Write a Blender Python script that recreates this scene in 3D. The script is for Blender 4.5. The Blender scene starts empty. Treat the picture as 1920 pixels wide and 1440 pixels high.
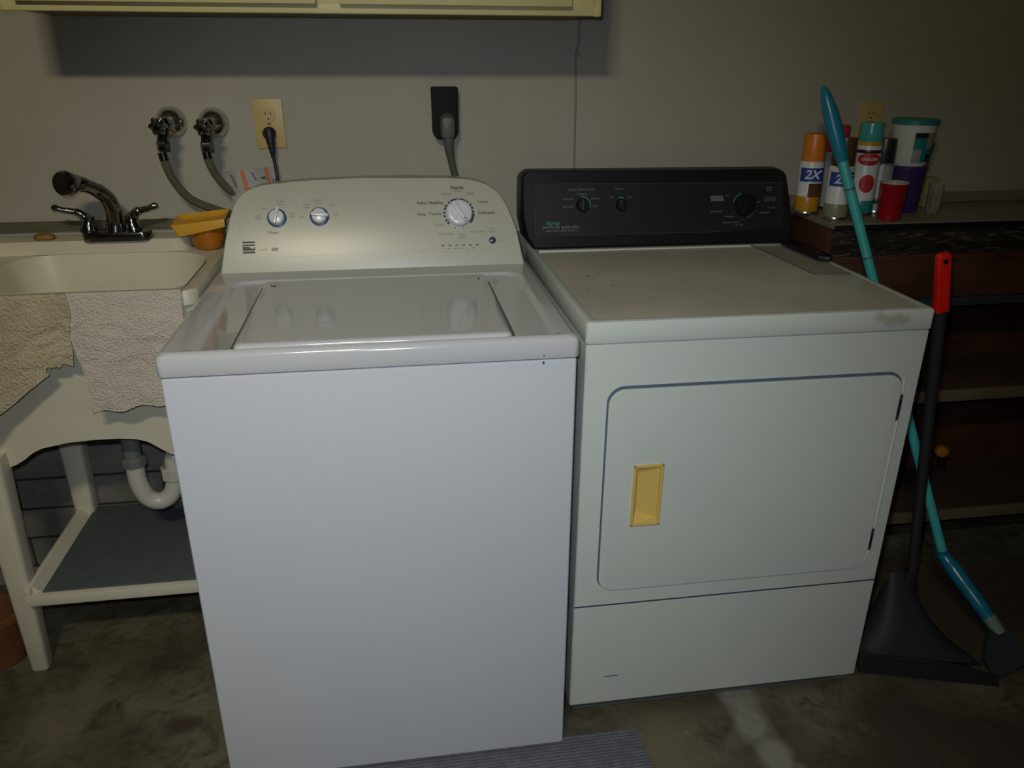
import bpy, bmesh, math, random
from math import sin, cos, pi, radians
from mathutils import Vector, Matrix, noise

random.seed(4)
S = bpy.context.scene
COL = S.collection

# ------------------------------------------------------------------ camera
cam_d = bpy.data.cameras.new('camera')
cam = bpy.data.objects.new('camera', cam_d)
COL.objects.link(cam)
S.camera = cam
CP = Vector((-0.0911, -2.0861, 1.4065))
yaw, pit, rol = radians(8.6307), radians(22.5408), radians(0.1915)
F = Vector((sin(yaw) * cos(pit), cos(yaw) * cos(pit), -sin(pit)))
R0 = Vector((cos(yaw), -sin(yaw), 0))
U0 = R0.cross(F)
R = R0 * cos(rol) + U0 * sin(rol)
U = R.cross(F)
m = Matrix(((R.x, U.x, -F.x, CP.x), (R.y, U.y, -F.y, CP.y), (R.z, U.z, -F.z, CP.z), (0, 0, 0, 1)))
cam.matrix_world = m
cam_d.sensor_width = 36
cam_d.sensor_fit = 'HORIZONTAL'
cam_d.lens = 1494.2543 / 1920 * 36
cam_d.clip_start = 0.02

# ------------------------------------------------------------------ light
S.view_settings.view_transform = 'Standard'
S.view_settings.look = 'None'
S.view_settings.gamma = 1
S.view_settings.use_curve_mapping = False
S.view_settings.exposure = 0.0
w = bpy.data.worlds.new('world')
S.world = w
w.use_nodes = True
w.node_tree.nodes['Background'].inputs[0].default_value = (0.6, 0.65, 0.8, 1)
w.node_tree.nodes['Background'].inputs[1].default_value = 0.02


def aim(o, d):
    o.rotation_euler = Vector(d).to_track_quat('-Z', 'Y').to_euler()


# two short warm lamps of the ceiling fixture behind the photographer
for i, dx in enumerate((-0.085, 0.085)):
    ld = bpy.data.lights.new('ceiling_lamp', 'AREA')
    ld.shape = 'RECTANGLE'
    ld.size, ld.size_y = 0.15, 0.09
    ld.energy = 5.0
    ld.color = (1.0, 0.90, 0.66)
    lo = bpy.data.objects.new('ceiling_lamp', ld)
    COL.objects.link(lo)
    lo.location = (-0.49 + dx, -2.57, 2.40)
    ld.spread = radians(135)
    aim(lo, (-0.35, 1.75, -1.3))
# the camera's own flash, just above the lens
fd = bpy.data.lights.new('camera_flash', 'SPOT')
fd.energy = 40.0
fd.color = (0.80, 0.90, 1.06)
fd.spot_size = radians(96)
fd.spot_blend = 1.0
fd.shadow_soft_size = 0.012
fo = bpy.data.objects.new('camera_flash', fd)
COL.objects.link(fo)
fo.location = CP + U * 0.05 - R * 0.03
aim(fo, F - R * 0.06 - U * 0.22)


# ------------------------------------------------------------------ materials
def mat(name, col, rough=0.5, metal=0.0, var=0.0, vscale=8.0, bump=0.0, bscale=60.0, col2=None,
        spec=0.5, coat=0.0, alpha=1.0, trans=0.0):
    M = bpy.data.materials.new(name)
    M.use_nodes = True
    nt = M.node_tree
    b = nt.nodes['Principled BSDF']
    b.inputs['Roughness'].default_value = rough
    b.inputs['Metallic'].default_value = metal
    b.inputs['Specular IOR Level'].default_value = spec
    b.inputs['Coat Weight'].default_value = coat
    b.inputs['Alpha'].default_value = alpha
    b.inputs['Transmission Weight'].default_value = trans
    tc = nt.nodes.new('ShaderNodeTexCoord')
    nz = nt.nodes.new('ShaderNodeTexNoise')
    nz.inputs['Scale'].default_value = vscale
    nz.inputs['Detail'].default_value = 6
    nt.links.new(tc.outputs['Object'], nz.inputs['Vector'])
    cr = nt.nodes.new('ShaderNodeValToRGB')
    cr.color_ramp.elements[0].position = 0.35
    cr.color_ramp.elements[1].position = 0.65
    if col2 is None:
        col2 = tuple(c * (1 - var) for c in col)
    cr.color_ramp.elements[0].color = (*col2, 1)
    cr.color_ramp.elements[1].color = (*col, 1)
    nt.links.new(nz.outputs['Fac'], cr.inputs['Fac'])
    nt.links.new(cr.outputs['Color'], b.inputs['Base Color'])
    if bump:
        n2 = nt.nodes.new('ShaderNodeTexNoise')
        n2.inputs['Scale'].default_value = bscale
        n2.inputs['Detail'].default_value = 4
        nt.links.new(tc.outputs['Object'], n2.inputs['Vector'])
        bp = nt.nodes.new('ShaderNodeBump')
        bp.inputs['Strength'].default_value = bump
        bp.inputs['Distance'].default_value = 0.01
        nt.links.new(n2.outputs['Fac'], bp.inputs['Height'])
        nt.links.new(bp.outputs['Normal'], b.inputs['Normal'])
    M['ramp'] = cr.name
    return M


M = {}
M['wall'] = mat('wall_paint', (0.38, 0.355, 0.285), 0.7, var=0.07, vscale=3, bump=0.08, bscale=90)
M['ceiling'] = mat('ceiling_paint', (0.5, 0.48, 0.42), 0.8, var=0.1)
M['dark_wall'] = mat('garage_wall', (0.22, 0.20, 0.17), 0.8, var=0.2)
M['stem'] = mat('shaded_stem_wall', (0.19, 0.18, 0.15), 0.9, var=0.35, vscale=9, bump=0.3)  # block colour darkened to hold the shade under sink and bench
M['caulk_shade'] = mat('caulk_and_shadow', (0.13, 0.105, 0.05), 0.7, var=0.4, vscale=14)  # colour carries the gap shadow as well as mouldy caulk
M['cab'] = mat('cream_paint', (0.62, 0.56, 0.27), 0.45, var=0.06)
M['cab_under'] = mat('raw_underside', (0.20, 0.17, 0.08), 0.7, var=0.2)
M['enamel'] = mat('white_enamel', (0.62, 0.635, 0.655), 0.16, var=0.02, vscale=2, coat=0.3)
M['enamel_top'] = mat('white_enamel_top', (0.55, 0.55, 0.545), 0.13, var=0.02, vscale=2, coat=0.4)
M['console'] = mat('console_plastic', (0.47, 0.465, 0.37), 0.30, var=0.02, vscale=3)
M['knob'] = mat('knob_plastic', (0.66, 0.67, 0.70), 0.22)
M['navy'] = mat('navy_print', (0.02, 0.03, 0.07), 0.4)
M['bluering'] = mat('blue_ring', (0.03, 0.07, 0.20), 0.3)
M['greyprint'] = mat('grey_print', (0.17, 0.17, 0.15), 0.5)
M['darkprint'] = mat('dark_print', (0.05, 0.05, 0.06), 0.5)
M['gap'] = mat('gap_dark', (0.045, 0.06, 0.11), 0.6)
M['gapblue'] = mat('gap_blue', (0.09, 0.13, 0.18), 0.6)
M['blackbox'] = mat('matt_black', (0.010, 0.0095, 0.009), 0.7, spec=0.2)
M['cablegrey'] = mat('pale_cable', (0.21, 0.20, 0.19), 0.6)
M['gapgrey'] = mat('gap_grey', (0.10, 0.12, 0.12), 0.5)
M['dryer'] = mat('dryer_enamel', (0.65, 0.685, 0.61), 0.24, var=0.03, vscale=2, coat=0.2)
M['dryertop'] = mat('dryer_top_enamel', (0.66, 0.62, 0.50), 0.34, var=0.16, vscale=5)
M['almond'] = mat('yellowed_plastic', (0.72, 0.50, 0.13), 0.35, var=0.08)
M['blackp'] = mat('black_plastic', (0.009, 0.009, 0.0095), 0.42, spec=0.3)
M['blackpanel'] = mat('black_panel', (0.015, 0.015, 0.0155), 0.45, spec=0.35)
M['trim'] = mat('dark_trim', (0.16, 0.15, 0.12), 0.3, metal=0.7)
M['teal'] = mat('teal_print', (0.03, 0.20, 0.17), 0.4)
M['palegrey'] = mat('pale_print', (0.14, 0.14, 0.14), 0.5)
M['sink'] = mat('sink_plastic', (0.66, 0.61, 0.46), 0.45, var=0.10, vscale=6)
M['cloth'] = mat('towel_cloth', (0.66, 0.585, 0.47), 0.95, var=0.10, vscale=14, bump=0.8, bscale=260)
M['cloth2'] = mat('rag_cloth', (0.56, 0.475, 0.31), 0.95, var=0.30, vscale=9, bump=0.8, bscale=200)
M['chrome'] = mat('chrome', (0.60, 0.60, 0.58), 0.22, metal=1.0)
M['chromed'] = mat('dark_chrome', (0.22, 0.22, 0.22), 0.18, metal=1.0)
M['braid'] = mat('braided_hose', (0.16, 0.15, 0.09), 0.45, metal=0.4, bump=0.6, bscale=500)
M['ivory'] = mat('ivory_plastic', (0.50, 0.38, 0.13), 0.4, var=0.04)
M['ivoryd'] = mat('ivory_slot', (0.09, 0.07, 0.03), 0.6)
M['rubber'] = mat('black_rubber', (0.012, 0.012, 0.018), 0.5)
M['greycord'] = mat('grey_cord', (0.095, 0.095, 0.085), 0.5)
M['tag'] = mat('tag_paper', (0.35, 0.36, 0.32), 0.4, var=0.25, vscale=60)
M['orange'] = mat('orange_print', (0.50, 0.14, 0.03), 0.5)
M['yellow'] = mat('yellow_plastic', (0.66, 0.34, 0.03), 0.35, var=0.05)
M['amber'] = mat('orange_plastic', (0.45, 0.15, 0.01), 0.3, var=0.2, vscale=20)
M['soap'] = mat('brown_soap', (0.26, 0.15, 0.04), 0.5, var=0.3, vscale=40)
M['pvc'] = mat('white_pvc', (0.52, 0.50, 0.42), 0.35, var=0.08)
M['greypipe'] = mat('grey_pipe', (0.14, 0.145, 0.14), 0.4)
M['shelfmat'] = mat('rubber_mat', (0.085, 0.098, 0.100), 0.7, var=0.1, vscale=30)
M['benchtop'] = mat('bench_laminate', (0.22, 0.19, 0.13), 0.30, var=0.15, vscale=5)
M['darkwood'] = mat('brown_wood', (0.090, 0.036, 0.019), 0.5, var=0.45, vscale=7)
M['shelfwood'] = mat('shelf_wood', (0.07, 0.040, 0.020), 0.7, var=0.4, vscale=5)
M['paleedge'] = mat('pale_wood_edge', (0.17, 0.125, 0.07), 0.7, var=0.25, vscale=9)
M['steelrail'] = mat('steel_rail', (0.06, 0.08, 0.10), 0.4, metal=0.5)
M['turq'] = mat('turquoise_paint', (0.07, 0.50, 0.46), 0.3, var=0.06, vscale=30)
M['bluegrip'] = mat('blue_grip', (0.015, 0.23, 0.36), 0.28, var=0.05)
M['bluecon'] = mat('blue_connector', (0.01, 0.17, 0.25), 0.25)
M['paleclear'] = mat('pale_collar', (0.18, 0.24, 0.22), 0.4)
M['bristle'] = mat('dark_bristle', (0.025, 0.035, 0.035), 0.8, bump=0.8, bscale=300)
M['redgrip'] = mat('red_grip', (0.85, 0.016, 0.008), 0.35)
M['greypole'] = mat('grey_pole', (0.045, 0.043, 0.045), 0.3, metal=0.3)
M['pan'] = mat('dark_pan_plastic', (0.020, 0.021, 0.023), 0.32)
M['panhood'] = mat('rough_pan_plastic', (0.020, 0.021, 0.023), 0.6, spec=0.3)
M['can_or'] = mat('orange_cap', (0.65, 0.20, 0.01), 0.35)
M['canbody'] = mat('label_white', (0.66, 0.68, 0.66), 0.35, var=0.05)
M['canblue'] = mat('label_blue', (0.03, 0.06, 0.28), 0.35)
M['canorange'] = mat('label_orange', (0.55, 0.26, 0.01), 0.35, var=0.2, vscale=30)
M['canbrown'] = mat('brown_cap', (0.08, 0.045, 0.02), 0.35)
M['canbeige'] = mat('label_beige', (0.22, 0.22, 0.12), 0.4)
M['canturq'] = mat('turquoise_cap', (0.06, 0.36, 0.36), 0.25)
M['canred'] = mat('label_red', (0.45, 0.03, 0.03), 0.35)
M['canteal'] = mat('label_teal', (0.02, 0.22, 0.20), 0.35)
M['canyel'] = mat('label_yellow', (0.55, 0.32, 0.01), 0.4)
M['canblack'] = mat('black_cap', (0.02, 0.021, 0.025), 0.35)
M['cangrey'] = mat('label_grey', (0.33, 0.34, 0.35), 0.35, var=0.1, vscale=40)
M['tub'] = mat('tub_white', (0.68, 0.70, 0.64), 0.4, var=0.05)
M['purple'] = mat('purple_plastic', (0.045, 0.025, 0.13), 0.3, var=0.1)
M['cup'] = mat('red_cup', (0.36, 0.006, 0.014), 0.3)
M['cupin'] = mat('cup_white', (0.40, 0.38, 0.32), 0.4)
M['spongeb'] = mat('beige_block', (0.30, 0.25, 0.11), 0.8, var=0.2, vscale=40)
M['clearp'] = mat('clear_plastic', (0.85, 0.86, 0.82), 0.06, trans=0.9)
M['sheet'] = mat('clear_sheet', (0.50, 0.49, 0.40), 0.2, alpha=0.25)
M['sheetedge'] = mat('sheet_edge', (0.13, 0.13, 0.12), 0.4)
M['terra'] = mat('rusty_brown', (0.17, 0.06, 0.012), 0.8, var=0.5, vscale=15)
M['steel'] = mat('steel', (0.6, 0.6, 0.58), 0.25, metal=1.0)
M['white_lens'] = mat('lamp_shade', (0.8, 0.78, 0.7), 0.5)


def add_mask_color(Mt, build):
    """mix a second colour over a material with a mask made by build(nt, objcoord) -> socket"""
    nt = Mt.node_tree
    b = nt.nodes['Principled BSDF']
    src = b.inputs['Base Color'].links[0].from_socket
    tc = nt.nodes.new('ShaderNodeTexCoord')
    mask, col = build(nt, tc.outputs['Object'])
    mx = nt.nodes.new('ShaderNodeMix')
    mx.data_type = 'RGBA'
    nt.links.new(mask, mx.inputs[0])
    nt.links.new(src, mx.inputs[6])
    mx.inputs[7].default_value = (*col, 1)
    nt.links.new(mx.outputs[2], b.inputs['Base Color'])


def nmath(nt, op, a, b=None, clamp=False):
    n = nt.nodes.new('ShaderNodeMath')
    n.operation = op
    n.use_clamp = clamp
    for i, v in enumerate((a, b)):
        if v is None:
            continue
        if isinstance(v, (int, float)):
            n.inputs[i].default_value = v
        else:
            nt.links.new(v, n.inputs[i])
    return n.outputs[0]


def spots(nt, co, pts, soft=0.35, dist=0.5, nscale=12):
    """union of noisy elliptical spots: pts = (x, y, z, rx, ry, rz)"""
    nz = nt.nodes.new('ShaderNodeTexNoise')
    nz.inputs['Scale'].default_value = nscale
    nz.inputs['Detail'].default_value = 5
    nt.links.new(co, nz.inputs['Vector'])
    out = None
    for (x, y, z, rx, ry, rz) in pts:
        mp = nt.nodes.new('ShaderNodeMapping')
        mp.vector_type = 'TEXTURE'
        mp.inputs['Location'].default_value = (x, y, z)
        mp.inputs['Scale'].default_value = (rx, ry, rz)
        nt.links.new(co, mp.inputs['Vector'])
        ln = nt.nodes.new('ShaderNodeVectorMath')
        ln.operation = 'LENGTH'
        nt.links.new(mp.outputs[0], ln.inputs[0])
        d = nmath(nt, 'ADD', ln.outputs['Value'], nmath(nt, 'MULTIPLY', nmath(nt, 'SUBTRACT', nz.outputs['Fac'], 0.5), dist * 2))
        v = nmath(nt, 'DIVIDE', nmath(nt, 'SUBTRACT', 1.0, d), soft, clamp=True)
        out = v if out is None else nmath(nt, 'MAXIMUM', out, v)
    return out


# stained concrete
fl = mat('stained_concrete', (0.150, 0.137, 0.088), 0.55, vscale=4.5, col2=(0.068, 0.060, 0.038), bump=0.35, bscale=45)
M['floor'] = fl
cr = fl.node_tree.nodes[fl['ramp']]
e = cr.color_ramp.elements.new(0.5)
e.color = (0.105, 0.092, 0.054, 1)
def mottle(nt, co):
    nz = nt.nodes.new('ShaderNodeTexNoise')
    nz.inputs['Scale'].default_value = 15
    nz.inputs['Detail'].default_value = 8
    nz.inputs['Roughness'].default_value = 0.62
    nz.inputs['Distortion'].default_value = 0.8
    nt.links.new(co, nz.inputs['Vector'])
    return nmath(nt, 'MULTIPLY', nmath(nt, 'SUBTRACT', nz.outputs['Fac'], 0.47), 5.0, clamp=True), (0.058, 0.049, 0.030)
add_mask_color(fl, mottle)
def flecks(nt, co):
    nz = nt.nodes.new('ShaderNodeTexNoise')
    nz.inputs['Scale'].default_value = 34
    nz.inputs['Detail'].default_value = 4
    nt.links.new(co, nz.inputs['Vector'])
    return nmath(nt, 'MULTIPLY', nmath(nt, 'SUBTRACT', nz.outputs['Fac'], 0.66), 6.0, clamp=True), (0.15, 0.14, 0.10)
add_mask_color(fl, flecks)
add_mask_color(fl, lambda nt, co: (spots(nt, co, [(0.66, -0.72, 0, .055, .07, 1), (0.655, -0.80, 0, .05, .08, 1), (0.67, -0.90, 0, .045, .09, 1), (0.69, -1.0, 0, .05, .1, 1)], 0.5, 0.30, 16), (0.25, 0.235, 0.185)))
add_mask_color(fl, lambda nt, co: (spots(nt, co, [(0.905, -0.85, 0, .018, .014, 1), (0.925, -0.875, 0, .014, .012, 1), (0.502, -0.808, 0, .005, .005, 1), (0.98, -0.90, 0, .008, .008, 1)], 0.2, 0.9, 90), (0.22, 0.23, 0.16)))
add_mask_color(fl, lambda nt, co: (spots(nt, co, [(0.95, -1.0, 0, .22, .2, 1), (0.98, -0.85, 0, .18, .14, 1), (1.15, -0.95, 0, .2, .2, 1), (-0.62, -0.62, 0, .05, .03, 1), (1.4, -0.5, 0, .5, .3, 1)], 0.6, 0.4, 6), (0.066, 0.048, 0.033)))
add_mask_color(fl, lambda nt, co: (spots(nt, co, [(0.44, -0.86, 0, .13, .16, 1), (-0.86, -0.47, 0, .05, .12, 1), (-0.9, -0.6, 0, .06, .12, 1)], 0.8, 0.6, 9), (0.155, 0.135, 0.075)))
# dryer: smudge on the top's front lip and dust specks on its top
add_mask_color(M['dryer'], lambda nt, co: (nmath(nt, 'MULTIPLY', spots(nt, co, [(0.27, 0.0, 0.923, .045, .02, .018), (0.24, 0, 0.93, .02, .02, .015)], 0.7, 0.8, 60), 0.55), (0.30, 0.27, 0.18)))
add_mask_color(M['dryertop'], lambda nt, co: (spots(nt, co, [(-0.235, 0.25, 0.946, .005, .004, .02), (-0.27, 0.33, 0.946, .006, .003, .02), (-0.24, 0.35, 0.946, .005, .003, .02), (-0.3, 0.22, 0.946, .003, .003, .02)], 0.4, 0.3, 50), (0.10, 0.07, 0.05)))

# concrete block joints of the stem wall
nt = M['stem'].node_tree
def joints(nt, co):
    br = nt.nodes.new('ShaderNodeTexBrick')
    br.inputs['Scale'].default_value = 1.0
    br.inputs['Brick Width'].default_value = 0.38
    br.inputs['Row Height'].default_value = 0.092
    br.inputs['Mortar Size'].default_value = 0.004
    sp = nt.nodes.new('ShaderNodeSeparateXYZ')
    nt.links.new(co, sp.inputs[0])
    cb = nt.nodes.new('ShaderNodeCombineXYZ')
    nt.links.new(sp.outputs[0], cb.inputs[0])
    nt.links.new(nmath(nt, 'ADD', sp.outputs[2], 0.955), cb.inputs[1])
    nt.links.new(cb.outputs[0], br.inputs['Vector'])
    return br.outputs['Fac'], (0.03, 0.03, 0.025)
add_mask_color(M['stem'], joints)

# ribbed runner
nt_ = mat('ribbed_rug', (0.20, 0.21, 0.235), 0.9, var=0.3, vscale=40)
M['rug'] = nt_
def ribs(nt, co):
    wv = nt.nodes.new('ShaderNodeTexWave')
    wv.bands_direction = 'Y'
    wv.inputs['Scale'].default_value = 38
    wv.inputs['Distortion'].default_value = 2.5
    wv.inputs['Detail'].default_value = 3
    wv.inputs['Detail Scale'].default_value = 4
    nt.links.new(co, wv.inputs['Vector'])
    return nmath(nt, 'MULTIPLY', wv.outputs['Fac'], 0.8), (0.07, 0.074, 0.084)
add_mask_color(nt_, ribs)

# crinkled dark strip along the bench front
M['strip'] = mat('woven_strip', (0.030, 0.026, 0.018), 0.35, var=0.3, vscale=20)
def weave(nt, co):
    mp = nt.nodes.new('ShaderNodeMapping')
    mp.inputs['Scale'].default_value = (16, 1, 75)
    mp.inputs['Rotation'].default_value = (0, radians(8), 0)
    nt.links.new(co, mp.inputs['Vector'])
    nz = nt.nodes.new('ShaderNodeTexNoise')
    nz.inputs['Scale'].default_value = 2.2
    nz.inputs['Detail'].default_value = 2
    nt.links.new(mp.outputs[0], nz.inputs['Vector'])
    return nmath(nt, 'MULTIPLY', nmath(nt, 'SUBTRACT', nz.outputs['Fac'], 0.52), 5.0, clamp=True), (0.10, 0.085, 0.05)
add_mask_color(M['strip'], weave)


# ------------------------------------------------------------------ builders
class MB:
    def __init__(s):
        s.bm = bmesh.new()
        s.mats = []
        s.cur = 0

    def mat(s, key):
        if key not in s.mats:
            s.mats.append(key)
        s.cur = s.mats.index(key)
        return s

    def _merge(s, t, M4=None):
        if M4 is not None:
            bmesh.ops.transform(t, matrix=M4, verts=t.verts)
        for f in t.faces:
            f.material_index = s.cur
        me = bpy.data.meshes.new('tmp')
        t.to_mesh(me)
        t.free()
        s.bm.from_mesh(me)
        bpy.data.meshes.remove(me)
        return s

    def box(s, a, b, bev=0.0, seg=2, M4=None):
        t = bmesh.new()
        bmesh.ops.create_cube(t, size=1)
        for v in t.verts:
            v.co = Vector([a[i] + (v.co[i] + .5) * (b[i] - a[i]) for i in range(3)])
        if bev > 0:
            bmesh.ops.bevel(t, geom=list(t.edges), offset=bev, segments=seg, profile=0.6, affect='EDGES')
        return s._merge(t, M4)

    def prism(s, poly, plane, lo, hi, bev=0.0, seg=2, M4=None):
        """poly in 2D; plane 'xz' extrudes along y, 'xy' along z, 'yz' along x"""
        t = bmesh.new()
        def mk(p, h):
            return {'xz': (p[0], h, p[1]), 'xy': (p[0], p[1], h), 'yz': (h, p[0], p[1])}[plane]
        A = [t.verts.new(mk(p, lo)) for p in poly]
        B = [t.verts.new(mk(p, hi)) for p in poly]
        t.faces.new(A)
        t.faces.new(B[::-1])
        n = len(poly)
        for i in range(n):
            t.faces.new((A[i], B[i], B[(i + 1) % n], A[(i + 1) % n]))
        bmesh.ops.recalc_face_normals(t, faces=t.faces)
        if bev > 0:
            ed = [e for e in t.edges if len(e.link_faces) == 2 and e.calc_face_angle(0) > 0.6]
            bmesh.ops.bevel(t, geom=ed, offset=bev, segments=seg, profile=0.6, affect='EDGES')
        return s._merge(t, M4)

    def tube(s, pts, r, seg=12, caps=True):
        t = bmesh.new()
        pts = [Vector(p) for p in pts]
        n = len(pts)
        rs = r if isinstance(r, (list, tuple)) else [r] * n
        up = Vector((0.13, 0.21, 0.97)).normalized()
        rings = []
        for i, p in enumerate(pts):
            d = (pts[min(i + 1, n - 1)] - pts[max(i - 1, 0)]).normalized()
            x = up - d * up.dot(d)
            if x.length < 1e-3:
                x = Vector((1, 0, 0)) - d * d.x
            x.normalize()
            y = d.cross(x)
            up = x
            rings.append([t.verts.new(p + (x * cos(2 * pi * k / seg) + y * sin(2 * pi * k / seg)) * rs[i]) for k in range(seg)])
        for i in range(n - 1):
            for k in range(seg):
                t.faces.new((rings[i][k], rings[i][(k + 1) % seg], rings[i + 1][(k + 1) % seg], rings[i + 1][k]))
        if caps:
            t.faces.new(rings[0][::-1])
            t.faces.new(rings[-1])
        bmesh.ops.recalc_face_normals(t, faces=t.faces)
        return s._merge(t)

    def lathe(s, prof, base, axis=(0, 0, 1), seg=32, lobes=None):
        """prof: list of (radius, height along axis)"""
        t = bmesh.new()
        ax = Vector(axis).normalized()
        q = Vector((0, 0, 1)).rotation_difference(ax)
        rings = []
        for (r, h) in prof:
            if r < 1e-5:
                rings.append([t.verts.new(Vector((0, 0, h)))])
            else:
                ring = []
                for k in range(seg):
                    a = 2 * pi * k / seg
                    rr = r * (1 + (lobes[1] * cos(lobes[0] * a) if lobes else 0))
                    ring.append(t.verts.new(Vector((rr * cos(a), rr * sin(a), h))))
                rings.append(ring)
        for i in range(len(rings) - 1):
            A, B = rings[i], rings[i + 1]
            for k in range(seg):
                k2 = (k + 1) % seg
                if len(A) == 1 and len(B) == 1:
                    continue
                if len(A) == 1:
                    t.faces.new((A[0], B[k], B[k2]))
                elif len(B) == 1:
                    t.faces.new((A[k], A[k2], B[0]))
                else:
                    t.faces.new((A[k], A[k2], B[k2], B[k]))
        bmesh.ops.recalc_face_normals(t, faces=t.faces)
        return s._merge(t, Matrix.Translation(Vector(base)) @ q.to_matrix().to_4x4())

    def loft(s, rings, cap0=False, cap1=False, closed=True):
        t = bmesh.new()
        V = [[t.verts.new(Vector(p)) for p in rg] for rg in rings]
        n = len(V[0])
        for i in range(len(V) - 1):
            for k in range(n if closed else n - 1):
                t.faces.new((V[i][k], V[i][(k + 1) % n], V[i + 1][(k + 1) % n], V[i + 1][k]))
        if cap0:
            t.faces.new(V[0][::-1])
        if cap1:
            t.faces.new(V[-1])
        bmesh.ops.recalc_face_normals(t, faces=t.faces)
        return s._merge(t)

    def sheet(s, fn, nu, nv, thick=0.0):
        t = bmesh.new()
        V = [[t.verts.new(Vector(fn(i / nu, j / nv))) for j in range(nv + 1)] for i in range(nu + 1)]
        for i in range(nu):
            for j in range(nv):
                t.faces.new((V[i][j], V[i + 1][j], V[i + 1][j + 1], V[i][j + 1]))
        if thick:
            bmesh.ops.recalc_face_normals(t, faces=t.faces)
            bmesh.ops.solidify(t, geom=list(t.faces), thickness=thick)
        return s._merge(t)

    def text(s, txt, o, xd=(1, 0, 0), yd=(0, 0, 1), size=0.01, align='CENTER', ext=0.0002, bold=0.0, shear=0.0):
        cu = bpy.data.curves.new('t', 'FONT')
        cu.body = txt
        cu.size = size
        cu.align_x = align
        cu.align_y = 'CENTER'
        cu.extrude = ext
        cu.offset = bold
        cu.shear = shear
        cu.resolution_u = 2
        ob = bpy.data.objects.new('t', cu)
        COL.objects.link(ob)
        bpy.context.view_layer.update()
        me = ob.to_mesh()
        t = bmesh.new()
        t.from_mesh(me)
        ob.to_mesh_clear()
        bpy.data.objects.remove(ob)
        bpy.data.curves.remove(cu)
        x = Vector(xd).normalized()
        y = Vector(yd).normalized()
        z = x.cross(y)
        M4 = Matrix(((x.x, y.x, z.x, o[0]), (x.y, y.y, z.y, o[1]), (x.z, y.z, z.z, o[2]), (0, 0, 0, 1)))
        return s._merge(t, M4)

    def build(s, name, parent=None, smooth=35, label=None):
        if parent is not None:
            root = parent
            while root.parent:
                root = root.parent
            bmesh.ops.translate(s.bm, verts=s.bm.verts, vec=-root.location)
        me = bpy.data.meshes.new(name)
        s.bm.to_mesh(me)
        s.bm.free()
        for k in s.mats:
            me.materials.append(M[k])
        if smooth:
            for p in me.polygons:
                p.use_smooth = True
            me.set_sharp_from_angle(angle=radians(smooth))
        o = bpy.data.objects.new(name, me)
        COL.objects.link(o)
        if parent is not None:
            o.parent = parent
        if label:
            o['label'] = label
        return o


def mb(key):
    return MB().mat(key)


def thing(name, loc, label, cat, group=None):
    o = bpy.data.objects.new(name, None)
    COL.objects.link(o)
    o.location = loc
    o.empty_display_size = 0.05
    tag(o, label, cat, group)
    return o


def tag(o, label, cat, group=None, kind=None):
    o['label'] = label
    o['category'] = cat
    if group:
        o['group'] = group
    if kind:
        o['kind'] = kind
    return o


def solo(b, name, loc, label, cat, group=None, smooth=35):
    """a thing that is one mesh, with its origin at its base"""
    bmesh.ops.translate(b.bm, verts=b.bm.verts, vec=-Vector(loc))
    o = b.build(name, smooth=smooth)
    o.location = loc
    return tag(o, label, cat, group)


def struct(b, name, label, smooth=0):
    o = b.build(name, smooth=smooth)
    o['kind'] = 'structure'
    o['label'] = label
    return o


def rrect(x0, x1, y0, y1, r, n=6):
    """rounded rectangle, counter-clockwise; r may be a 4-tuple (bl, br, tr, tl)"""
    rs = r if isinstance(r, tuple) else (r,) * 4
    P = []
    for (cx, cy, a0, rr) in ((x0 + rs[0], y0 + rs[0], pi, rs[0]), (x1 - rs[1], y0 + rs[1], 1.5 * pi, rs[1]),
                             (x1 - rs[2], y1 - rs[2], 0, rs[2]), (x0 + rs[3], y1 - rs[3], .5 * pi, rs[3])):
        for k in range(n + 1):
            a = a0 + .5 * pi * k / n
            P.append((cx + rr * cos(a), cy + rr * sin(a)))
    return P


def spline(pts, n=8):
    """Catmull-Rom through pts"""
    P = [Vector(p) for p in pts]
    P = [P[0] * 2 - P[1]] + P + [P[-1] * 2 - P[-2]]
    out = []
    for i in range(1, len(P) - 2):
        for k in range(n):
            t = k / n
            a, b, c, d = P[i - 1], P[i], P[i + 1], P[i + 2]
            out.append(0.5 * ((2 * b) + (c - a) * t + (2 * a - 5 * b + 4 * c - d) * t * t + (3 * b - a - 3 * c + d) * t ** 3))
    out.append(P[-2])
    return out


def boolean(o, cutter):
    c = cutter.build('cutter', smooth=0)
    root = o
    while root.parent:
        root = root.parent
    c.location = root.location      # the cutter is given in the thing's own coordinates
    md = o.modifiers.new('b', 'BOOLEAN')
    md.object = c
    md.operation = 'DIFFERENCE'
    md.solver = 'EXACT'
    bpy.context.view_layer.update()
    dg = bpy.context.evaluated_depsgraph_get()
    me = bpy.data.meshes.new_from_object(o.evaluated_get(dg))
    o.modifiers.clear()
    o.data = me
    bpy.data.objects.remove(c)


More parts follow.
